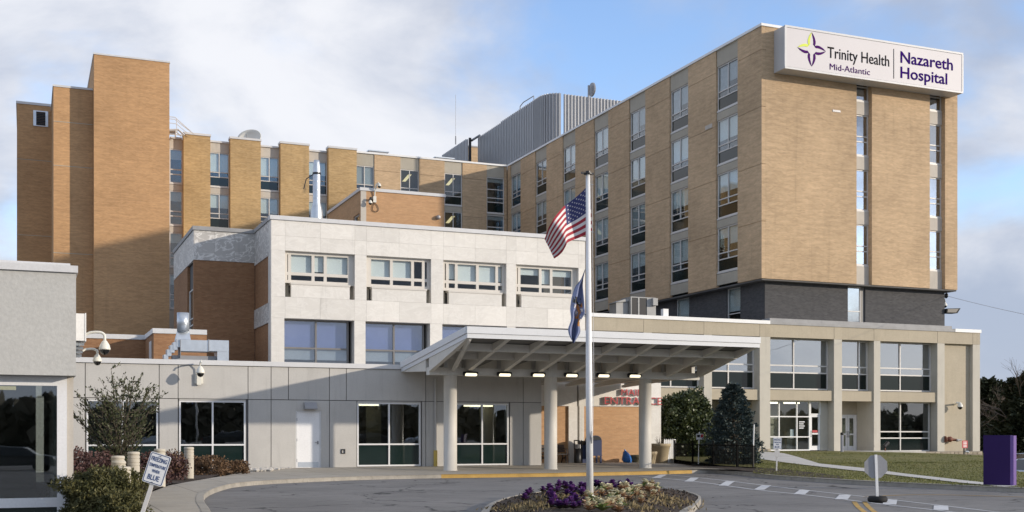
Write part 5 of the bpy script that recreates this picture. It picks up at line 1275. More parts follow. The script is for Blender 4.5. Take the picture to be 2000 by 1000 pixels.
# ------------------------------------------------------------------ security cameras
def dome_cam(t, c, s=1.0, smooth=True):
    part(t, 'dome_housing', MB().lathe([(.0,.17*s),(.025*s,.17*s),(.05*s,.14*s),(.085*s,.08*s),(.10*s,.02*s),(.10*s,.0),(.0,.0)], c, 16, caps=False), M['camera_white'], True)
    part(t, 'dome', MB().lathe([(.083*s,-.002),(.08*s,-.03*s),(.06*s,-.065*s),(.03*s,-.085*s),(.0,-.09*s)], c, 16, caps=False), M['smoked'], True)
def goose(name, label, base, head, r=.022, s=1.0, plate=None, group='white dome security cameras'):
    t = thing(name, label, 'camera', base, group); b, h = Vector(base), Vector(head)
    top = max(b.z, h.z+.17*s)+.06*s
    up = Vector((0,0,1)); pts = [b, b+(h-b)*.10+up*.02]
    m1 = Vector((b.x+(h.x-b.x)*.25, b.y+(h.y-b.y)*.25, top-.01)); m2 = Vector((b.x+(h.x-b.x)*.72, b.y+(h.y-b.y)*.72, top))
    m3 = Vector((b.x+(h.x-b.x)*.94, b.y+(h.y-b.y)*.94, top-.03*s)); pts = [b, m1, m2, m3, Vector((h.x,h.y,h.z+.24*s)), Vector((h.x,h.y,h.z+.16*s))]
    sp_ = smooth_line([tuple(p) for p in pts], 4)
    part(t, 'arm', MB().tube(sp_, r, 8), M['camera_white'], True); dome_cam(t, head, s)
    if plate: part(t, 'mount', plate, M['camera_white'])
    return t
yc1 = ygv+.0
q1 = lambda px, py, y: (XF(px,y), y, ZF(px,py,y))
goose('security_camera', 'upper white gooseneck camera on the cabinet beside the grey pavilion', q1(166.5,655,yc1+.02), q1(204.5,683,yc1-.05), .024, .98)
goose('security_camera', 'lower white gooseneck camera on the cabinet beside the grey pavilion', q1(161,686,yc1+.1), q1(190,706,yc1+.15), .02, .78)
cb = q1(388,741,YG-.01)
pm = MB().box(cb[0]-.16,cb[0]+.16,YG-.09,YG-.002,cb[2]-.17,cb[2]+.17).box(cb[0]-.09,cb[0]+.09,YG-.15,YG-.093,cb[2]-.22,cb[2]+.24)
pm.tube([(cb[0],YG-.13,cb[2]+.2),(cb[0]+.01,YG-.15,cb[2]+.45),(cb[0]+.03,YG-.3,cb[2]+.68),(cb[0]+.03,YG-.55,cb[2]+.73),(cb[0]+.0,YG-.72,cb[2]+.70),(cb[0],YG-.78,cb[2]+.62)], .032, 8)
t = thing('security_camera', 'white dome camera on a bracket between two windows of the grey wing', 'camera', cb, 'white dome security cameras')
part(t, 'bracket', pm, M['camera_white']); dome_cam(t, (XF(391.5,YG-.78),YG-.78,ZF(391.5,729,YG-.78)), 1.7)
# pair on the penthouse corner
y_ = YP-.02; b_ = q1(731,408,y_)
t = thing('security_camera', 'white gooseneck camera rising above the brick penthouse corner', 'camera', b_, 'white dome security cameras')
part(t, 'bracket', MB().tube([q1(731,394,y_),q1(732,376,y_-.1),q1(735,361,y_-.3),q1(739,357,y_-.4),q1(741.5,361,y_-.4)], .05, 7).box(XF(728,y_),XF(734,y_),y_-.15,y_,ZF(731,396,y_),ZF(731,384,y_)), M['camera_white']); dome_cam(t, q1(741,364,y_-.4), 1.25)
t = thing('security_camera', 'black and white dome camera hanging on the brick penthouse corner', 'camera', q1(723,395,y_), 'white dome security cameras')
part(t, 'bracket', MB().tube([q1(728,391,y_),q1(724,387,y_-.3),q1(722.5,390,y_-.3)], .08, 7), M['black']); dome_cam(t, q1(723.5,397,y_-.3), 1.3)
ca = thing('cable', 'dark loop of cable hanging on the brick penthouse wall', 'cable', q1(732,405,y_))
part(ca, 'loop', MB().tube(smooth_line([q1(731,396,y_-.03),q1(728,404,y_-.04),q1(728,411,y_-.03),q1(735,414,y_-.04),q1(739.5,409,y_-.04),q1(737,402,y_-.03),q1(733,397,y_-.03)],4), .02, 5), M['black'])
y_ = YM+.28; t = thing('security_camera', 'grey dome camera on the beige wall right of the last pier', 'camera', q1(1867,788,y_), 'white dome security cameras')
part(t, 'bracket', MB().tube([q1(1864,790,y_),q1(1869,786.5,y_-.5),q1(1874,787,y_-.6)], .06, 7), M['camera_white']); dome_cam(t, q1(1875,795,y_-.6), 1.9)
y_ = YP-.0; t = thing('wall_lamp', 'small round lamp on the brick penthouse wall near its right end', 'light', q1(855,425,y_)); part(t, 'lamp_body', MB().lathe([(.14,-.0),(.16,.12),(.1,.28),(.0,.3)], q1(855,425,y_), 12, axis='y'), M['steel'])
# on the dark brick corner of the tower
t = thing('flood_light', 'wide dark floodlight sticking out from the charcoal brick corner', 'light', (XDR,YD+.1,ZF(1846,607,YD)))
za = ZF(1850,612,YD); part(t, 'lamp_head', MB().prism_xz([(XDR-.02,za),(XF(1866,YD),za+.02),(XF(1872,YD),za+.37),(XDR+.02,za+.30)], YD-.2, YD+.35), M['blackmatte']); part(t, 'lens', MB().prism_xz([(XDR+.05,za+.04),(XF(1863,YD),za+.06),(XF(1868,YD),za+.32),(XDR+.08,za+.26)], YD-.215, YD-.203), M['black'])
part(t, 'arm', MB().tube([(XDR-.1,YD+.1,za+.1),(XDR+.1,YD+.1,za+.15)], .05, 6), M['steel'])
t = thing('security_camera', 'small dark dome camera above the floodlight on the charcoal brick corner', 'camera', (XDR,YD+.1,ZF(1846,590,YD)), 'white dome security cameras')
part(t, 'bracket', MB().tube([(XDR-.02,YD+.1,ZF(1846,586,YD)),(XDR+.10,YD+.1,ZF(1846,584,YD)),(XDR+.13,YD+.1,ZF(1846,592,YD))], .04, 6), M['black']); dome_cam(t, (XDR+.12,YD+.1,ZF(1846,597,YD)), 1.5)
t = thing('horn_speaker', 'small black horn speaker at the top of the charcoal brick corner', 'speaker', (XDR,YD+.1,ZF(1846,577,YD)))
part(t, 'horn', MB().lathe([(.05,.0),(.07,.1),(.12,.18),(.19,.24),(.17,.24),(.0,.1)], (XDR-.01,YD+.1,ZF(1846,577,YD)), 12, axis='x'), M['black'], True)
w0_ = Vector((XDR+.15,YD+.1,ZF(1850,577,YD))); w1_ = Vector((*PD(2060,64), H+(HZ-626)*64/F))
wr = [w0_.lerp(w1_,k/12)-Vector((0,0,.06*math.sin(math.pi*k/12))) for k in range(13)]
t = thing('overhead_wire', 'thin overhead wire running from the tower corner to the right', 'wire', tuple(w0_)); part(t, 'strand', MB().tube(wr, .011, 4), M['steel'])

# ------------------------------------------------------------------ bollards
bl_def = [(239,911,22.3,'nearest concrete bollard, right behind the yew bushes'),(232,900,26.6,'concrete bollard just behind the nearest one'),(230.5,889.8,28.4,'concrete bollard farthest back in the overlapping left cluster'),
          (261,882,30.7,'concrete bollard between the left cluster and the leaning sign'),(312,876,32.7,'concrete bollard hidden behind the leaning sign'),(369,872.8,38.3,'concrete bollard standing alone right of the leaning sign')]
b0_ = None
for px, py, d_, lab in bl_def:
    x, y = PD(px, d_); zt_ = H+(HZ-py)*d_/F; hgt = zt_-.04
    if b0_ is None:
        b0_ = thing('bollard', lab, 'bollard', (x,y,.04), 'grooved concrete bollards along the pavement'); h0 = hgt
        pr = [(.155,.0)]
        for zg in (.60,.68,.78,.86):
            k = zg/.95*hgt; pr += [(.155,k-.012),(.143,k-.008),(.143,k+.004),(.155,k+.008)]
        pr += [(.155,hgt-.03),(.135,hgt),(.0,hgt+.004)]
        part(b0_, 'shaft', MB().lathe([p for p in pr if p[1] < hgt-.07], (x,y,.04), 32), M['bollard'])
        part(b0_, 'cap', MB().lathe([(.143,hgt-.075),(.158,hgt-.06),(.158,hgt-.03),(.14,hgt-.005),(.0,hgt)], (x,y,.04), 24, caps=False), M['bollard'], True)
        cur = b0_
    else: cur = dup(b0_, (x,y,.04), lab, scale=(1,1,hgt/h0))

# ------------------------------------------------------------------ things under the canopy
d_ = 57.6
def at(px, d): return PD(px, d)
z_ = lambda py, d: H+(HZ-py)*d/F
gz = .10
# bench
x0, y0 = XF(1058,YE-.5), YE-.75; x1 = XF(1109,YE-.5)
t = thing('bench', 'dark metal bench against the salmon brick wall behind the middle column', 'bench', (x0,y0,gz))
bt, stz = gz+.92, gz+.46
for k in range(6): part(t, 'back_slat', MB().box(x0,x1-.02,y0+.55+.02*k,y0+.58+.02*k,stz+.08+k*.06,stz+.125+k*.06), M['bench'])
for k in range(5): part(t, 'seat_slat', MB().box(x0,x1-.02,y0+.02+k*.10,y0+.10+k*.10,stz-.04,stz), M['bench'])
for xx in (x0+.1, x1-.18):
    part(t, 'leg', MB().tube([(xx,y0+.02,gz),(xx,y0+.12,stz-.15),(xx,y0+.02,stz-.04)], .03, 6).tube([(xx,y0+.6,gz),(xx,y0+.45,stz-.2),(xx,y0+.55,stz)], .03, 6).tube([(xx,y0+.12,stz-.15),(xx,y0+.3,stz-.22),(xx,y0+.45,stz-.2)], .03, 6), M['black'])
    part(t, 'armrest', MB().tube([(xx,y0+.0,stz),(xx,y0-.01,stz+.2),(xx,y0+.25,stz+.25),(xx,y0+.55,stz+.22)], .03, 6), M['bench'])
# litter bin
yb = YE-.9; c = (XF(1128.5,yb), yb, gz); r_ = 7.3*DF(1128,yb)/F
t = thing('litter_bin', 'tall black litter bin with hooded top beside the white stone pier', 'bin', c)
zt_ = ZF(1128,859,yb)-gz
part(t, 'body', MB().lathe([(.0,.0),(r_*.9,.0),(r_,.05),(r_,zt_-.42),(.0,zt_-.42)], c, 16, caps=False), M['black'], True)
part(t, 'hood', MB().lathe([(r_*1.1,zt_-.06),(r_*1.05,zt_-.01),(.0,zt_)], c, 16, caps=False).tube([(c[0]-r_,yb,gz+zt_-.45),(c[0]-r_*1.05,yb,gz+zt_-.02)],.03,5).tube([(c[0]+r_,yb,gz+zt_-.45),(c[0]+r_*1.05,yb,gz+zt_-.02)],.03,5).tube([(c[0],yb-r_,gz+zt_-.45),(c[0],yb-r_,gz+zt_-.02)],.025,5), M['black'])
part(t, 'liner', MB().lathe([(r_*.75,zt_-.41),(r_*.7,zt_-.22),(.0,zt_-.2)], (c[0]+.02,yb,gz), 12, caps=False), M['steel'])
c2 = (XF(1143,yb+.25), yb+.2, gz)
t = thing('waste_box', 'dark square waste box with flap top between the litter bin and the mailbox', 'bin', c2)
w2 = 9.5*DF(1143,yb)/F; h2 = ZF(1143,861,yb)-gz
part(t, 'body', MB().box(c2[0]-w2,c2[0]+w2*.8,yb+.05,yb+.55,gz,gz+h2*.82), M['mailbox']); part(t, 'lid', MB().prism_yz([(yb+.02,gz+h2*.82),(yb+.58,gz+h2*.82),(yb+.5,gz+h2),(yb+.25,gz+h2)], c2[0]-w2*1.03, c2[0]+w2*.83), M['black'])
# mailbox
ym = YE-1.3; m0, m1 = XF(1152,ym), XF(1175.5,ym); zt_ = ZF(1165,850.5,ym)
t = thing('mailbox', 'navy blue round topped mailbox on legs under the canopy', 'mailbox', (m0,ym,gz))
zl = ZF(1165,889,ym); rr_ = (m1-m0)/2; mc = (m0+m1)/2
prof = [(m0,zl),(m1,zl)]+[(mc+rr_*math.cos(R(a_)), zt_-rr_*.75+rr_*.75*math.sin(R(a_))) for a_ in range(0,181,18)]
part(t, 'body', MB().prism_xz(prof, ym, ym+.55), M['mailbox'])
part(t, 'pull_door', MB().prism_xz([(mc+rr_*.86*math.cos(R(a_)), zt_-rr_*.70+rr_*.62*math.sin(R(a_))) for a_ in range(0,181,20)], ym-.02, ym-.003), M['black'])
part(t, 'handle', MB().box(mc-.16,mc+.16,ym-.06,ym-.023,zt_-rr_*.72,zt_-rr_*.66), M['mailbox'])
part(t, 'rim', MB().box(m0-.015,m1+.015,ym-.015,ym+.565,zl-.03,zl-.003), M['mailbox'])
for lx_, ly_ in ((m0+.04,ym+.04),(m1-.04,ym+.04),(m0+.04,ym+.5),(m1-.04,ym+.5)): part(t, 'leg', MB().box(lx_-.035,lx_+.035,ly_-.035,ly_+.035,gz,zl-.033), M['mailbox'])
# blue bag, planters, picket panel
yb = YE-.8; c = (XF(1226,yb), yb, gz)
t = thing('plastic_bag', 'bright blue plastic bag leaning by a low planter under the entrance letters', 'bag', c)
bmv = MB(); prof = [(.0,.0),(.20,.02),(.25,.14),(.22,.32),(.16,.46),(.11,.54),(.03,.60),(.0,.6)]; bmv.lathe(prof, c, 12, caps=False)
bmv.v = [(p[0]-.22*(p[2]-gz)*1.0+.05*mnoise.noise(Vector(p)*7), p[1]+.06*mnoise.noise(Vector(p)*6+Vector((3,1,2))), p[2]+.03*mnoise.noise(Vector(p)*5)) for p in bmv.v]
part(t, 'body', bmv, M['bag'], True); part(t, 'knot', MB().tube([(c[0]-.14,yb,gz+.58),(c[0]-.2,yb-.03,gz+.66)], [.05,.02], 6), M['bag'])
def planter(lab, px, y, r, h, mt, soil=True, plant=False, sq=False):
    c = (XF(px,y), y, gz); t = thing('planter', lab, 'planter', c)
    part(t, 'pot', MB().lathe([(.0,.0),(r*.66,.0),(r*.70,.03),(r*.90,h-.16),(r,h-.15),(r*1.03,h-.02),(r*1.0,h),(r*.88,h),(r*.86,h-.08),(.0,h-.08)], c, 24, caps=False), M[mt], True)
    part(t, 'soil', MB().lathe([(r*.855,h-.07),(.0,h-.05)], c, 16, caps=False), M['mulch'])
    if plant:
        tw = MB()
        for k in range(26):
            a_ = rng.uniform(0,6.28); q_ = rng.uniform(0,r*.6); hh = rng.uniform(.2,.5)
            p0_ = Vector((c[0]+q_*math.cos(a_), c[1]+q_*math.sin(a_), gz+h-.07)); p2_ = p0_+Vector((.25*math.cos(a_)*rng.random(), .25*math.sin(a_)*rng.random(), hh))
            tw.tube([p0_, p0_.lerp(p2_,.5)+Vector((rng.uniform(-.05,.05),0,0)), p2_], [.008,.006,.003], 3)
        part(t, 'dry_stems', tw, M['twig'], kind='stuff')
    return t
planter('large tan round planter with dry stems left of the white picket panel', 1289.5, YE-2.3, .50, .95, 'planter', True, True)
planter('smaller tan planter half hidden by the right canopy column', 1270, YE-3.0, .33, .58, 'planter')
planter('low dark olive planter next to the blue bag', 1243, YE-.75, .30, .38, 'planter_dk')
yk = YE-2.5; t = thing('picket_panel', 'white picket panel standing between the large planter and the iron fence', 'fence', (XF(1308,yk),yk,gz))
kx0, kx1 = XF(1297,yk), XF(1316,yk)
for k in range(5):
    xk = kx0+(kx1-kx0-.09)*k/4
    part(t, 'picket', MB().prism_xz([(xk,gz+.02),(xk+.085,gz+.02),(xk+.085,ZF(1306,860,yk)),(xk+.042,ZF(1306,857,yk)),(xk,ZF(1306,860,yk))], yk-.02*k*0, yk+.03), M['white'])
part(t, 'rail', MB().box(kx0,kx1-.02,yk+.033,yk+.07,gz+.25,gz+.34).box(kx0,kx1-.02,yk+.033,yk+.07,gz+.85,gz+.94), M['white'])
part(t, 'post', MB().box(kx1-.005,kx1+.10,yk-.03,yk+.08,gz-.05,ZF(1314,858,yk)), M['white'])
# iron fence
t = thing('iron_fence', 'low black iron fence in front of the laurel and spruce', 'fence', (FEN[0][0],FEN[0][1],.03))
fl_len = [0.0]
for a, b in zip(FEN, FEN[1:]): fl_len.append(fl_len[-1]+math.dist(a,b))
def fen(s):
    for k in range(len(FEN)-1):
        if s <= fl_len[k+1] or k == len(FEN)-2:
            f = (s-fl_len[k])/(fl_len[k+1]-fl_len[k]); return (FEN[k][0]+(FEN[k+1][0]-FEN[k][0])*f, FEN[k][1]+(FEN[k+1][1]-FEN[k][1])*f)
nb = int(fl_len[-1]/.115); fb0 = None
for k in range(nb+1):
    x, y = fen(fl_len[-1]*k/nb)
    if k % 20 == 0: part(t, 'post', MB().box(x-.03,x+.03,y-.03,y+.03,.0,1.22), M['iron']); continue
    mb = MB().box(-.008,.008,-.008,.008,.12,1.08)
    if fb0 is None: fb0 = mesh_from('bar', mb.v, mb.f, M['iron'])
    put('bar', fb0, t, Vector((x,y,0))-ROOT[t])
for zr_ in (.14,1.02): part(t, 'rail', MB().tube([(x_,y_,zr_) for x_,y_ in FEN], .018, 4), M['iron'])
# snow stake by the fence, grey bollard lamp by the doors
d_ = 48.5; kx, ky = PD(1471.5, d_); t = thing('snow_stake', 'thin white snow stake on a black post at the end of the iron fence', 'stake', (kx,ky,.03))
part(t, 'rod', MB().tube([(kx,ky,z_(872,d_)),(kx+.03,ky,z_(829,d_))], .03, 6), M['white']); part(t, 'post', MB().box(kx-.04,kx+.02,ky-.03,ky+.03,.0,z_(872,d_)), M['black'])
yk = YM-2.9; px_ = XF(1644.5,yk); t = thing('bollard_light', 'slim grey bollard light on the terrace before the recessed doors', 'bollard', (px_,yk,.43))
part(t, 'shaft', MB().lathe([(.0,.0),(.11,.0),(.105,.04),(.095,.04),(.095,1.02),(.0,1.02)], (px_,yk,.43), 14, caps=False), M['steel'], True); part(t, 'head', MB().lathe([(.0,1.023),(.10,1.023),(.10,1.14),(.08,1.17),(.0,1.18)], (px_,yk,.43), 14, caps=False), M['black'], True)
px_ = XF(1729,YM-.6); t = thing('garden_spotlight', 'small dark spotlight on a stem at the foot of the glazed bay', 'light', (px_,YM-.6,.4)); part(t, 'stem', MB().tube([(px_,YM-.6,.3),(px_,YM-.6,.75)], .04, 6), M['rust']); part(t, 'head', MB().tube([(px_-.12,YM-.65,.70),(px_+.22,YM-.6,.95)], [.12,.14], 8), M['black'])

# ------------------------------------------------------------------ cars at the right edge
def car(label, x, y, z, yaw, mat):
    t = thing('parked_car', label, 'car', (x,y,z), 'cars parked beyond the lawn'); l, w_ = 4.5, 1.75
    prof = [(-2.2,.35),(2.2,.35),(2.25,.62),(2.15,.78),(1.25,.92),(.45,1.38),(-.9,1.42),(-1.75,1.0),(-2.2,.92),(-2.28,.6)]
    def T_(mb): 
        m_ = Matrix.Translation((x,y,z)) @ Matrix.Rotation(yaw,4,'Z'); mb.v = [tuple(m_ @ Vector(p)) for p in mb.v]; return mb
    mb = MB(); n = len(prof); vs = []
    for yy, k in ((-w_/2,0),(-w_/2+.08,1),(w_/2-.08,1),(w_/2,0)):
        for px, pz in prof:
            tz = max(0,(pz-.95)/.5); ins = .16*tz*(1 if yy > 0 else -1)
            vs.append((px*(1.0 if k else .985), yy-ins, pz if k else pz-.015))
    fs = [tuple(range(n)), tuple(range(4*n-1,3*n-1,-1))]+[(j*n+i,(j+1)*n+i,(j+1)*n+(i+1)%n,j*n+(i+1)%n) for j in range(3) for i in range(n)]
    part(t, 'body', T_(MB().add(vs, fs)), mat)
    gl = MB()
    for sg in (-1,1):
        yy = sg*(w_/2+.004)
        gl.add([(1.02,yy-sg*.03,.96),(.42,yy-sg*.13,1.31),(-.15,yy-sg*.13,1.33),(-.15,yy-sg*.03,.96)], [(0,1,2,3)]).add([(-.22,yy-sg*.03,.96),(-.22,yy-sg*.13,1.33),(-.85,yy-sg*.13,1.34),(-1.45,yy-sg*.03,1.0)], [(0,1,2,3)])
    gl.add([(1.24,-.68,.935),(1.24,.68,.935),(.50,.60,1.375),(.50,-.60,1.375)], [(0,1,2,3)]).add([(-1.72,-.65,1.03),(-1.72,.65,1.03),(-.97,.60,1.41),(-.97,-.60,1.41)], [(0,1,2,3)])
    part(t, 'windows', T_(gl), M['carglass'])
    for wx_ in (-1.35,1.4):
        for sg in (-1,1): 
            wh = part(t, 'wheel', T_(MB().lathe([(.0,-.1),(.30,-.1),(.33,-.06),(.33,.06),(.30,.1),(.0,.1)], (wx_,sg*(w_/2-.08),.33), 18, axis='y', caps=False)), M['tyre'], True)
    part(t, 'headlight', T_(MB().box(2.08,2.235,-.80,-.48,.64,.76)), M['white']); part(t, 'headlight', T_(MB().box(2.08,2.235,.48,.80,.64,.76)), M['white'])
    part(t, 'tail_light', T_(MB().box(-2.27,-2.15,-.82,-.55,.72,.88)), M['red_lamp']); part(t, 'tail_light', T_(MB().box(-2.27,-2.15,.55,.82,.72,.88)), M['red_lamp'])
    part(t, 'mirror', T_(MB().box(.78,.92,-w_/2-.16,-w_/2+.02,.93,1.05)), mat)
    return t
p_ = PD(2010, 63); car('silver car parked in front of the conifers beyond the purple sign', p_[0], p_[1], -.93, R(200), M['car_silver'])
p_ = PD(2026, 51); car('pale blue car parked nearest at the right edge', p_[0], p_[1], -.96, R(195), M['car_white'])

# cars of the car park across the drive, mirrored in the windows
cols_ = {'silver': car('silver car in the car park across the drive, first from the left', 12, -21, ROADZ, .05, M['car_silver']), 'dark': car('dark car in the car park across the drive, nearest the grey pavilion', -7, -26, ROADZ, .1, M['car_dark'])}
for k, (x, y, rz, i) in enumerate(((-1,-25,.05,'dark'),(5,-24,.12,'dark'),(18.5,-22,.1,'dark'),(26,-24,3.1,'silver'),(34,-23,.08,'dark'),(41,-24,3.2,'silver'))):
    dup(cols_[i], (x,y,ROADZ), i+' car in the car park across the drive, '+['second','third','fifth','sixth','seventh','last'][k]+' from the left', rotz=rz)
# ------------------------------------------------------------------ planting
def leaf_quads(P_, size, asp=.45, up=.3, sizevar=.4, normals=None):
    n = len(P_); ax = nrg.normal(size=(n,3)); ax /= np.linalg.norm(ax,axis=1,keepdims=True)
    ax[:,2] += up; ax /= np.linalg.norm(ax,axis=1,keepdims=True)
    if normals is not None: ax = ax*.6+normals*.9; ax /= np.linalg.norm(ax,axis=1,keepdims=True)
    o = nrg.normal(size=(n,3)); b = np.cross(ax,o); b /= np.linalg.norm(b,axis=1,keepdims=True)
    s = size*(1+sizevar*nrg.uniform(-1,1,size=(n,1)))
    A, Bv = ax*s, b*s*asp
    V = np.stack([P_, P_+A*.45+Bv, P_+A, P_+A*.45-Bv], axis=1); return V
def lumpy(center, radii, n, lump=.25, fill=.55, scale=1.6, low=-1.0, seed=0, boxy=False):
    """points through a crown with an uneven outline"""
    out_ = []; c = np.array(center); r = np.array(radii)
    while len(out_) < n:
        d = nrg.normal(size=3); d /= np.linalg.norm(d)
        if d[2] < low: continue
        q_ = mnoise.noise(Vector(d)*scale+Vector((seed*3.1,seed,0))); k = 1+lump*2*q_+lump*.8*mnoise.noise(Vector(d)*scale*3.1+Vector((seed,7,2)))
        t = k*(fill+(1-fill)*nrg.random()**.5)
        if boxy and d[2] < .25: d = d*np.array([1,1,1])/np.array([max(.35,(1-d[2]**2)**.5)**.8]*2+[1])
        out_.append(c+d*r*t)
    return np.array(out_)
def veg(parent, name, V, mat, kind='stuff'):
    off = np.array(ROOT[parent]); me = quads(name, V-off, mat); o = put(name, me, parent); 
    if kind: o['kind'] = kind
    return o
def shrub(name, label, cat, c, radii, n, size, mat, stems='bark', asp=.45, lump=.22, fill=.55, group=None, seed=0, gap=None, mat2=None, n2=0, up=.3):
    t = thing(name, label, cat, (c[0],c[1],c[2]), group)
    cen = (c[0],c[1],c[2]+radii[2]*.95)
    P_ = lumpy(cen, radii, n, lump, fill, low=-.97, seed=seed, boxy=True); P_[:,2] = np.maximum(P_[:,2], c[2]+.02)
    if gap:
        keep = np.array([mnoise.noise(Vector(p)*gap) > -.12 for p in P_]); P_ = P_[keep]
    veg(t, 'foliage', leaf_quads(P_, size, asp, up), M[mat])
    if mat2: veg(t, 'foliage', leaf_quads(lumpy(cen, radii, n2, lump, .8, low=-.5, seed=seed+1), size, asp, up), M[mat2])
    mb = MB()
    for k in range(7):
        a_ = rng.uniform(0,6.28); e = Vector((cen[0]+math.cos(a_)*radii[0]*.6, cen[1]+math.sin(a_)*radii[1]*.6, cen[2]+radii[2]*rng.uniform(-.2,.4)))
        b_ = Vector((c[0]+math.cos(a_)*.06, c[1]+math.sin(a_)*.06, c[2]-.05)); mb.tube([b_, b_.lerp(e,.5)+Vector((0,0,.1)), e], [.025,.018,.006], 4)
    part(t, 'stems', mb, M[stems], kind='stuff'); return t
# left bed
def bedpt(px, d): p = PD(px, d); return (p[0],p[1],.05)
shrub('yew_bush', 'dense dark yew bush at the bottom left, nearest the camera', 'bush', bedpt(195,19.8), (.62,.55,.42), 14250, .062, 'yew', asp=.2, seed=1, lump=.3)
shrub('yew_bush', 'yew bush left of the bollards, against the grey pavilion', 'bush', bedpt(168,23.2), (.62,.6,.36), 12350, .062, 'yew', asp=.2, seed=2, lump=.3)
shrub('yew_bush', 'small yew bush around the nearest bollards', 'bush', bedpt(238,24.2), (.42,.45,.36), 9500, .062, 'yew', asp=.2, seed=3, lump=.3)
shrub('yew_bush', 'low yew bush cut by the bottom edge beside the leaning sign post', 'bush', bedpt(232,19.2), (.38,.4,.24), 6650, .062, 'yew', asp=.2, seed=4, lump=.3)
shrub('barberry_bush', 'reddish barberry bush under the small tree', 'bush', bedpt(185,29), (.72,.7,.45), 4200, .06, 'barberry', asp=.5, seed=5, lump=.3)
shrub('barberry_bush', 'reddish barberry bush left of the small tree, by the pavilion corner', 'bush', bedpt(150,31), (.6,.6,.5), 3600, .06, 'barberry', asp=.5, seed=6, lump=.3)
shrub('barberry_bush', 'red brown bush between the leaning sign and the lone bollard', 'bush', bedpt(332,37.5), (.50,.5,.42), 3600, .06, 'barberry', 'twig', asp=.45, seed=7, lump=.35, mat2='dry', n2=900)
shrub('barberry_bush', 'reddish bush between the bollards behind the leaning sign', 'bush', bedpt(290,34.5), (.55,.5,.42), 3200, .06, 'barberry', 'twig', asp=.45, seed=8, lump=.35)
shrub('dry_shrub', 'brown dried shrub right of the lone bollard', 'bush', bedpt(407,41.5), (.62,.5,.36), 4200, .06, 'dry', 'twig', asp=.4, seed=9, lump=.3)
shrub('dry_shrub', 'smaller brown dried shrub at the right corner of the second window', 'bush', bedpt(455,43.5), (.55,.4,.25), 3000, .06, 'dry', 'twig', asp=.4, seed=10, lump=.3)
shrub('dry_shrub', 'brown dried shrub in front of the second window, behind the lone bollard', 'bush', bedpt(368,44.5), (.5,.4,.32), 2600, .06, 'dry', 'twig', asp=.4, seed=11, lump=.3)
# stones at the end of the bed
sp0 = G(505,921,.05); sp1 = G(556,915,.08); st_proto = None; pb = MB()
for k in range(260):
    u = rng.random(); x = sp0[0]+(sp1[0]-sp0[0])*u+rng.uniform(-.5,.35); y = sp0[1]+(sp1[1]-sp0[1])*u+rng.uniform(-.5,1.2)*(1-.4*u)
    r_ = rng.uniform(.035,.09); vs = [Vector((x+r_*rng.uniform(.8,1.3)*math.cos(q_),y+r_*rng.uniform(.7,1.2)*math.sin(q_),.10+rng.uniform(-.01,.03))) for q_ in [k2*1.2566 for k2 in range(5)]]
    pb.add([tuple(v) for v in vs]+[(x,y,.10+r_*.8),(x,y,.0)], [(i,(i+1)%5,5) for i in range(5)]+[((i+1)%5,i,6) for i in range(5)])
solo('pebbles', pb, M['pebble'], 'patch of pale river stones at the end of the planting bed', 'stones', kind='stuff')
# small multi stem tree in the left bed
def branchy_tree(name, label, base, top_z, half, nstem, mat, leafn, leafs, seed, asp=.32):
    r2 = random.Random(seed); t = thing(name, label, 'tree', base); mb = MB(); tips = []
    for k in range(nstem):
        a_ = 2*math.pi*(k+.4*r2.random())/nstem; sp_ = half*r2.uniform(.25,1.0); hh = (top_z-base[2])*(1.0-.42*(sp_/half)**2)*r2.uniform(.85,1.0)
        p = [Vector(base)+Vector((math.cos(a_)*.07,math.sin(a_)*.07,0))]
        for j in range(1,7):
            f = j/6; p.append(Vector(base)+Vector((math.cos(a_)*sp_*f**1.3+r2.uniform(-.05,.05), math.sin(a_)*sp_*f**1.3+r2.uniform(-.05,.05), hh*f**.85)))
        mb.tube(p, [.035*(1-.85*j/6) for j in range(7)], 5)
        for j in range(1,7):
            for _ in range(4 if j > 1 else 2):
                a2 = a_+r2.uniform(-1.6,1.6); ln = half*r2.uniform(.25,.6)*(1.15-.6*j/6); q0 = p[j-1].lerp(p[j], r2.random())
                e = q0+Vector((math.cos(a2)*ln, math.sin(a2)*ln, ln*r2.uniform(.35,1.1))); m_ = q0.lerp(e,.5)+Vector((math.cos(a2)*.04,math.sin(a2)*.04,-.05))
                mb.tube([q0,m_,e], [.011,.008,.003], 3); tips.append((q0,m_,e))
            tips.append((p[j-1], p[j-1].lerp(p[j],.5), p[j]))
    part(t, 'trunk', mb, M['bark'], kind='stuff')
    P_, Nn = [], []
    per = leafn//len(tips)
    for q0,m_,e in tips:
        d = (e-m_).normalized()
        for _ in range(per):
            f = r2.random(); c = q0.lerp(m_, f*2) if f < .5 else m_.lerp(e,(f-.5)*2)
            P_.append(c+Vector((r2.gauss(0,.025),r2.gauss(0,.025),r2.gauss(0,.025)))); Nn.append(d)
    veg(t, 'crown', leaf_quads(np.array(P_), leafs, asp, .3, .4, np.array(Nn)), M[mat]); return t
tb = PD(234, 33.5); branchy_tree('small_tree', 'small multi stemmed tree with sparse olive leaves in front of the first window', (tb[0],tb[1],.05), H+(HZ-706)*33.5/F, 1.32, 13, 'smalltree', 5600, .075, 5, .26)
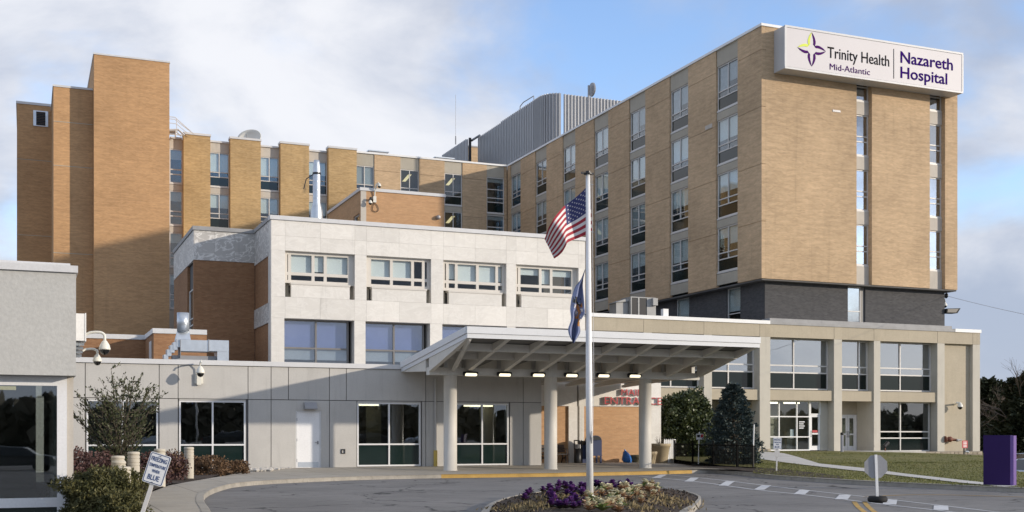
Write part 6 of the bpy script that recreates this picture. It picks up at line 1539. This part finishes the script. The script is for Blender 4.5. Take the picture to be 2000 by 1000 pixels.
# laurel and blue spruce
lp_ = PD(1343, 60.8); shrub('laurel_bush', 'large rounded laurel bush behind the iron fence, left of the spruce', 'bush', (lp_[0],lp_[1],.05), (1.60,1.3,1.84), 24000, .14, 'laurel', asp=.36, lump=.2, fill=.6, seed=12)
shrub('laurel_bush', 'laurel growth at the left behind the picket panel', 'bush', (*PD(1320,62.5),.05), (.8,.8,1.55), 6000, .14, 'laurel', asp=.36, lump=.16, fill=.7, seed=13)
def spruce(label, base, hgt, rad, seed):
    r2 = random.Random(seed); t = thing('spruce_tree', label, 'tree', base); mb = MB().tube([base,(base[0],base[1],base[2]+hgt*.96)], [.12,.02], 7); V = []
    P_, Nn = [], []
    for k in range(420):
        f = (k/420)**1.25; z0 = .06+f*(hgt-.1); prof = (1-f)**.62*(.72+.28*min(1,z0/.9)); rr = rad*prof*r2.uniform(.72,1.22)+.06
        a_ = k*2.39996+r2.uniform(-.3,.3); e = Vector((base[0]+math.cos(a_)*rr, base[1]+math.sin(a_)*rr, base[2]+z0+rr*r2.uniform(-.12,.22))); b_ = Vector((base[0],base[1],base[2]+z0+.05))
        if k%3 == 0: mb.tube([b_,e], [.02,.006], 3)
        d = (e-b_).normalized(); s_ = Vector((-math.sin(a_),math.cos(a_),0))
        for j in range(36):
            u = r2.uniform(.45,1.0)**.8; side = r2.gauss(0,.42)*(1.25-u)*rr*.65; c = b_.lerp(e,u)+s_*side+Vector((0,0,r2.gauss(0,.035)-abs(side)*.25))
            P_.append(c); Nn.append((d*.8+s_*(1 if side > 0 else -1)*.5+Vector((0,0,r2.uniform(-.1,.6)))).normalized())
    veg(t, 'crown', leaf_quads(np.array(P_), .13, .26, .1, .4, np.array(Nn)), M['spruce']); part(t, 'trunk', mb, M['bark']); return t
sp_ = PD(1432, 52.5); spruce('dense blue green spruce behind the iron fence, right of the laurel', (sp_[0],sp_[1],.05), H+(HZ-749)*52.5/F-.05, 1.32, 4)

# trees beyond the right end of the building
def bare_tree(label, base, hgt, seed, mat='twig', spread=.55, depth=5, lean=(0,0)):
    r2 = random.Random(seed); t = thing('bare_tree', label, 'tree', base, 'leafless trees beyond the building'); mb = MB()
    def grow(p, d, ln, r, k):
        e = p+d*ln; m_ = p.lerp(e,.5)+Vector((r2.gauss(0,.04),r2.gauss(0,.04),r2.gauss(0,.03)))*ln
        mb.tube([p,m_,e], [r,r*.85,r*.62], 3 if k > 1 else 6, caps=False)
        if k >= depth: return
        for _ in range(3 if k < 2 else r2.choice([2,3,3])):
            nd = (d+Vector((r2.gauss(0,spread),r2.gauss(0,spread),r2.gauss(.12,spread*.6)))).normalized(); grow(p.lerp(e,r2.uniform(.55,1.0)), nd, ln*r2.uniform(.6,.82), max(.008,r*.55), k+1)
    grow(Vector(base), Vector((lean[0],lean[1],1)).normalized(), hgt*.30, hgt*.018, 0)
    part(t, 'branches', mb, M[mat], kind='stuff'); return t
def conifer(label, base, hgt, rad, seed, n=9000):
    t = thing('conifer', label, 'tree', base, 'dark conifers beyond the building'); P_, Nn = [], []; r2 = random.Random(seed)
    for k in range(n//30):
        f = r2.random()**1.1; z0 = .1+f*hgt*.95; rr = rad*(1-f)**.75*r2.uniform(.6,1.15)+.1; a_ = r2.uniform(0,6.283)
        b_ = Vector((base[0],base[1],base[2]+z0)); d = Vector((math.cos(a_),math.sin(a_),r2.uniform(-.15,.45)))
        for j in range(30):
            u = r2.uniform(.35,1.0); P_.append(b_+d*rr*u+Vector((r2.gauss(0,.16),r2.gauss(0,.16),r2.gauss(0,.10)))); Nn.append(d)
    veg(t, 'crown', leaf_quads(np.array(P_), .32, .28, .2, .4, np.array(Nn)), M['conifer']); part(t, 'trunk', MB().tube([base,(base[0],base[1],base[2]+hgt*.95)], [.16,.03], 6), M['bark']); return t
cz_ = [(1931,98,735,2.0,'dark conifer hugging the right end of the beige wing'),(1958,100,748,2.2,'dark conifer second from the beige wing'),(1982,92,738,2.2,'dark conifer behind the silver car'),(2008,90,728,2.4,'dark conifer cut by the right edge'),(1945,112,742,2.6,'farther conifer between the first two')]
for k, (px, d_, py, rd, lab) in enumerate(cz_):
    p_ = PD(px, d_); conifer(lab, (p_[0],p_[1],-1.0), H+(HZ-py)*d_/F+1.0, rd, 20+k)
bt_ = [(1926,99,735,'bare tree nearest the right end of the beige wing'),(1950,95,745,'bare tangled tree left of the purple sign top'),(1975,93,728,'bare tree rising above the purple sign'),(2003,91,672,'tallest bare tree, cut by the right edge'),(1990,97,716,'bare tree behind the silver car')]
for k, (px, d_, py, lab) in enumerate(bt_):
    p_ = PD(px, d_); bare_tree(lab, (p_[0],p_[1],-1.0), (H+1+(HZ-py)*d_/F)*1.1, 40+k, spread=.62, lean=(-.05,0))
# brush filling under those trees
Pb = []
for k in range(16):
    p_ = PD(1915+k*9+rng.uniform(-4,4), rng.uniform(94,106)); Pb.append(lumpy((p_[0],p_[1],.9), (2.2,1.8,1.3+rng.random()*.8), 520, .3, .3, seed=60+k))
me = quads('undergrowth', leaf_quads(np.concatenate(Pb), .34, .25), M['conifer']); o = put('undergrowth', me); o['kind'] = 'stuff'; o['label'] = 'dark tangled undergrowth beneath the trees at the right'; o['category'] = 'undergrowth'; ROOT[o] = Vector()
# the wood across the car park, behind the camera, which the windows mirror
Pb = []
for k in range(110):
    a_ = R(-200+k*2.6); rr = rng.uniform(95,125); x, y = 25+rr*math.cos(a_)*1.25, -10+rr*math.sin(a_)*.9
    if y > 18: continue
    Pb.append(lumpy((x,y,1.9), (8,8,2.5+rng.random()*1.7), 900, .25, .3, seed=100+k))
me = quads('far_wood', leaf_quads(np.concatenate(Pb), 1.9, .55), M['wood']); o = put('far_wood', me); o['kind'] = 'stuff'; o['label'] = 'far belt of trees across the car park'; o['category'] = 'wood'; ROOT[o] = Vector()

# ------------------------------------------------------------------ flower island
isl_px = [(905,1030),(938,1000),(952,985.5),(985,972),(1040,961.5),(1110,956),(1200,953.5),(1280,953.5),(1325,956.5),(1352,962),(1369,970),(1362,983),(1340,1003),(1318,1030)]
isl = smooth_line([G(a,b,.02) for a,b in isl_px], 4); ic = Vector((sum(p[0] for p in isl)/len(isl), sum(p[1] for p in isl)/len(isl)))
ic = Vector((fx, fy))
n = len(isl); mb = MB(); vs = []
for x, y in isl:
    d = (ic-Vector((x,y))).normalized(); vs += [(x,y,-.13),(x+d.x*.01,y+d.y*.01,.02),(x+d.x*.17,y+d.y*.17,.025),(x+d.x*.17,y+d.y*.17,-.1)]
mb.add(vs, [(i*4+j,((i+1)%n)*4+j,((i+1)%n)*4+j+1,i*4+j+1) for i in range(n) for j in range(3)]); solo('kerb', mb, M['kerb'], kind='structure')
def hisl(x, y):
    dmin = min(math.dist((x,y), p) for p in isl); return .0+.20*sm(dmin/1.6)+.02*mnoise.noise(Vector((x*2.2,y*2.2,0)))
inner_ = [tuple(Vector(p)+(ic-Vector(p)).normalized()*.16) for p in isl]
drape('flower_bed', inner_, hisl, .0, M['mulch'], .35)
def kale(name, c1, c2, seed, s=.17):
    r2 = np.random.default_rng(seed); V, mi = [], []
    for ring, (n_, rad, z, tilt) in enumerate(((9,1.0,.03,.35),(9,.8,.07,.6),(8,.58,.11,.9),(6,.34,.14,1.25),(5,.15,.16,1.5))):
        for k in range(n_):
            a_ = 2*math.pi*(k+.5*(ring%2))/n_+r2.normal()*.15; L_ = s*rad*(1+.2*r2.normal()); w_ = s*.34*(1-.25*ring/5)
            d = np.array([math.cos(a_),math.sin(a_),0]); sd__ = np.array([-math.sin(a_),math.cos(a_),0]); b_ = np.array([0,0,z*s/.17])
            e = b_+d*L_*math.cos(tilt*.7)+np.array([0,0,L_*math.sin(tilt*.7)+.02]); m_ = b_+(e-b_)*.6+np.array([0,0,.02])
            V.append([b_, m_+sd__*w_, e+r2.normal(size=3)*.012, m_-sd__*w_]); mi.append(0 if ring >= (2 if c1 == 'kale_w' else 1) else 1)
    return quads(name, np.array(V), [M[c1],M[c2]], mi)
kp = [kale('kale', 'kale_p', 'kale_pd', 70+k, .135) for k in range(3)]; kw = [kale('kale', 'kale_w', 'kale_b' if k != 1 else 'kale_g', 80+k, .15) for k in range(3)]
def kplace(pts, protos, name, lab, grp, jit=.05):
    for px, py in pts:
        zz = .2
        for _ in range(5): x, y = G(px, py, zz); zz = hisl(x, y)
        x += rng.uniform(-jit,jit); y += rng.uniform(-jit,jit); s_ = rng.uniform(.8,1.2)
        o = put(name, rng.choice(protos), None, (x,y,hisl(x,y)-.01), rng.uniform(0,6.28)); o.scale = (s_,s_,s_*rng.uniform(.9,1.3)); o['label'] = lab(px, py); o['category'] = 'plant'; o['group'] = grp; ROOT[o] = o.location
rowp = [(1040,962),(1052,967),(1035,974),(1030,985),(1062,958)]
pp_ = [(1037,964),(1031,969),(1028,980),(1060,960),(1070,956),(1078,959),(1086,963),(1080,968),(1074,974),(1078,981),(1083,987),(1078,993),(1088,996),(1094,956),(1102,953),(1108,957),(1116,955),(1121,960),(1117,967),(1112,974),(1118,980),(1124,986),(1112,989),(1104,995),(1118,995),(1128,992),(1132,956),(1140,958),(1128,962),(1136,966),(1140,974),(1165,954),(1172,954),(1180,955),(1188,954),(1196,953),(1203,956),(1211,954),(1230,952),(1234,955),(1136,984)]
pw_ = [(1152,972),(1160,975),(1150,980),(1158,984),(1167,988),(1154,992),(1163,996),(1150,998),(1176,964),(1184,962),(1190,966),(1180,971),(1192,973),(1200,968),(1206,973),(1198,980),(1208,984),(1200,990),(1210,994),(1192,998),(1204,1000),(1216,960),(1222,963),(1229,960),(1236,966),(1244,963),(1240,971),(1250,974),(1228,972),(1218,976),(1252,958),(1258,954),(1264,952),(1272,952),(1262,960),(1270,963),(1278,958),(1284,957),(1274,970),(1286,965),(1248,983),(1234,980),(1182,996),(1172,1000)]
kplace(pp_, kp, 'purple_kale', lambda px, py: 'purple ornamental kale in the '+('sparse clump at the left end of the flower bed' if px < 1066 else 'back row behind the flagpole' if px > 1150 else 'row nearest the flagpole on its left' if px > 1100 else 'middle purple row left of the flagpole'), 'purple ornamental kale')
kplace(pw_, kw, 'cream_kale', lambda px, py: 'cream ornamental kale in the '+('row running forward from the flagpole foot' if px < 1174 else 'far right row along the back of the flower bed' if px > 1214 else 'middle cream row right of the flagpole'), 'cream ornamental kale')
# dry stalks and chips in the bed
Ps = []
for _ in range(2600):
    p_ = rng.choice(inner_); f = rng.random()**.6; x, y = ic.x+(p_[0]-ic.x)*f, ic.y+(p_[1]-ic.y)*f
    Ps.append((x,y,hisl(x,y)))
Ps = np.array(Ps); me = quads('mulch_chips', leaf_quads(Ps, .06, .3, .1), M['mulch']); o = put('mulch_chips', me); o['kind'] = 'stuff'; ROOT[o] = Vector()
Pd = []
for cx_, cy_, n_ in ((1090,975,260),(1062,985,150),(1044,990,200),(1130,975,150),(1250,985,120),(1290,968,160),(1310,965,120),(1225,984,120),(1000,980,160),(1300,975,110)):
    x0, y0 = G(cx_,cy_,.2)
    for _ in range(n_):
        x, y = x0+rng.gauss(0,.2), y0+rng.gauss(0,.45)
        Pd.append((x,y,hisl(x,y)))
me = quads('dry_stalks', leaf_quads(np.array(Pd), .11, .12, 1.0), M['straw']); o = put('dry_stalks', me); o['kind'] = 'stuff'; ROOT[o] = Vector()
# lawn blades
Pg = []
lx0_, lx1_ = 24, 64
while len(Pg) < 42000:
    px = rng.uniform(1470,2040); py = 880+rng.random()**1.4*78
    x, y = Gz(px, py, hlawn)
    if y > YM-3.1 and x < XF(1745,YM) or y > YM-.3: continue
    Pg.append((x,y,hlawn(x,y)-.012, px, py))
def inpoly(x, y, poly):
    c = False; j = len(poly)-1
    for i in range(len(poly)):
        (xi,yi),(xj,yj) = poly[i],poly[j]
        if (yi > y) != (yj > y) and x < (xj-xi)*(y-yi)/(yj-yi)+xi: c = not c
        j = i
    return c
pathp = [Gz(a,b,hlawn) for a,b in path_top+path_bot]
Pg = np.array([p[:3] for p in Pg if inpoly(p[0],p[1],lawn_poly) and not inpoly(p[0],p[1],pathp) and mnoise.noise(Vector((p[0]*.35,p[1]*.35,3))) > -.42])
me = quads('grass', leaf_quads(Pg, .05, .2, 1.1), M['grass']); o = put('grass', me); o['kind'] = 'stuff'; ROOT[o] = Vector()
print('OBJECTS', len(bpy.data.objects), 'TRIS', sum(len(o.data.polygons)*2 for o in bpy.data.objects if o.type == 'MESH'))
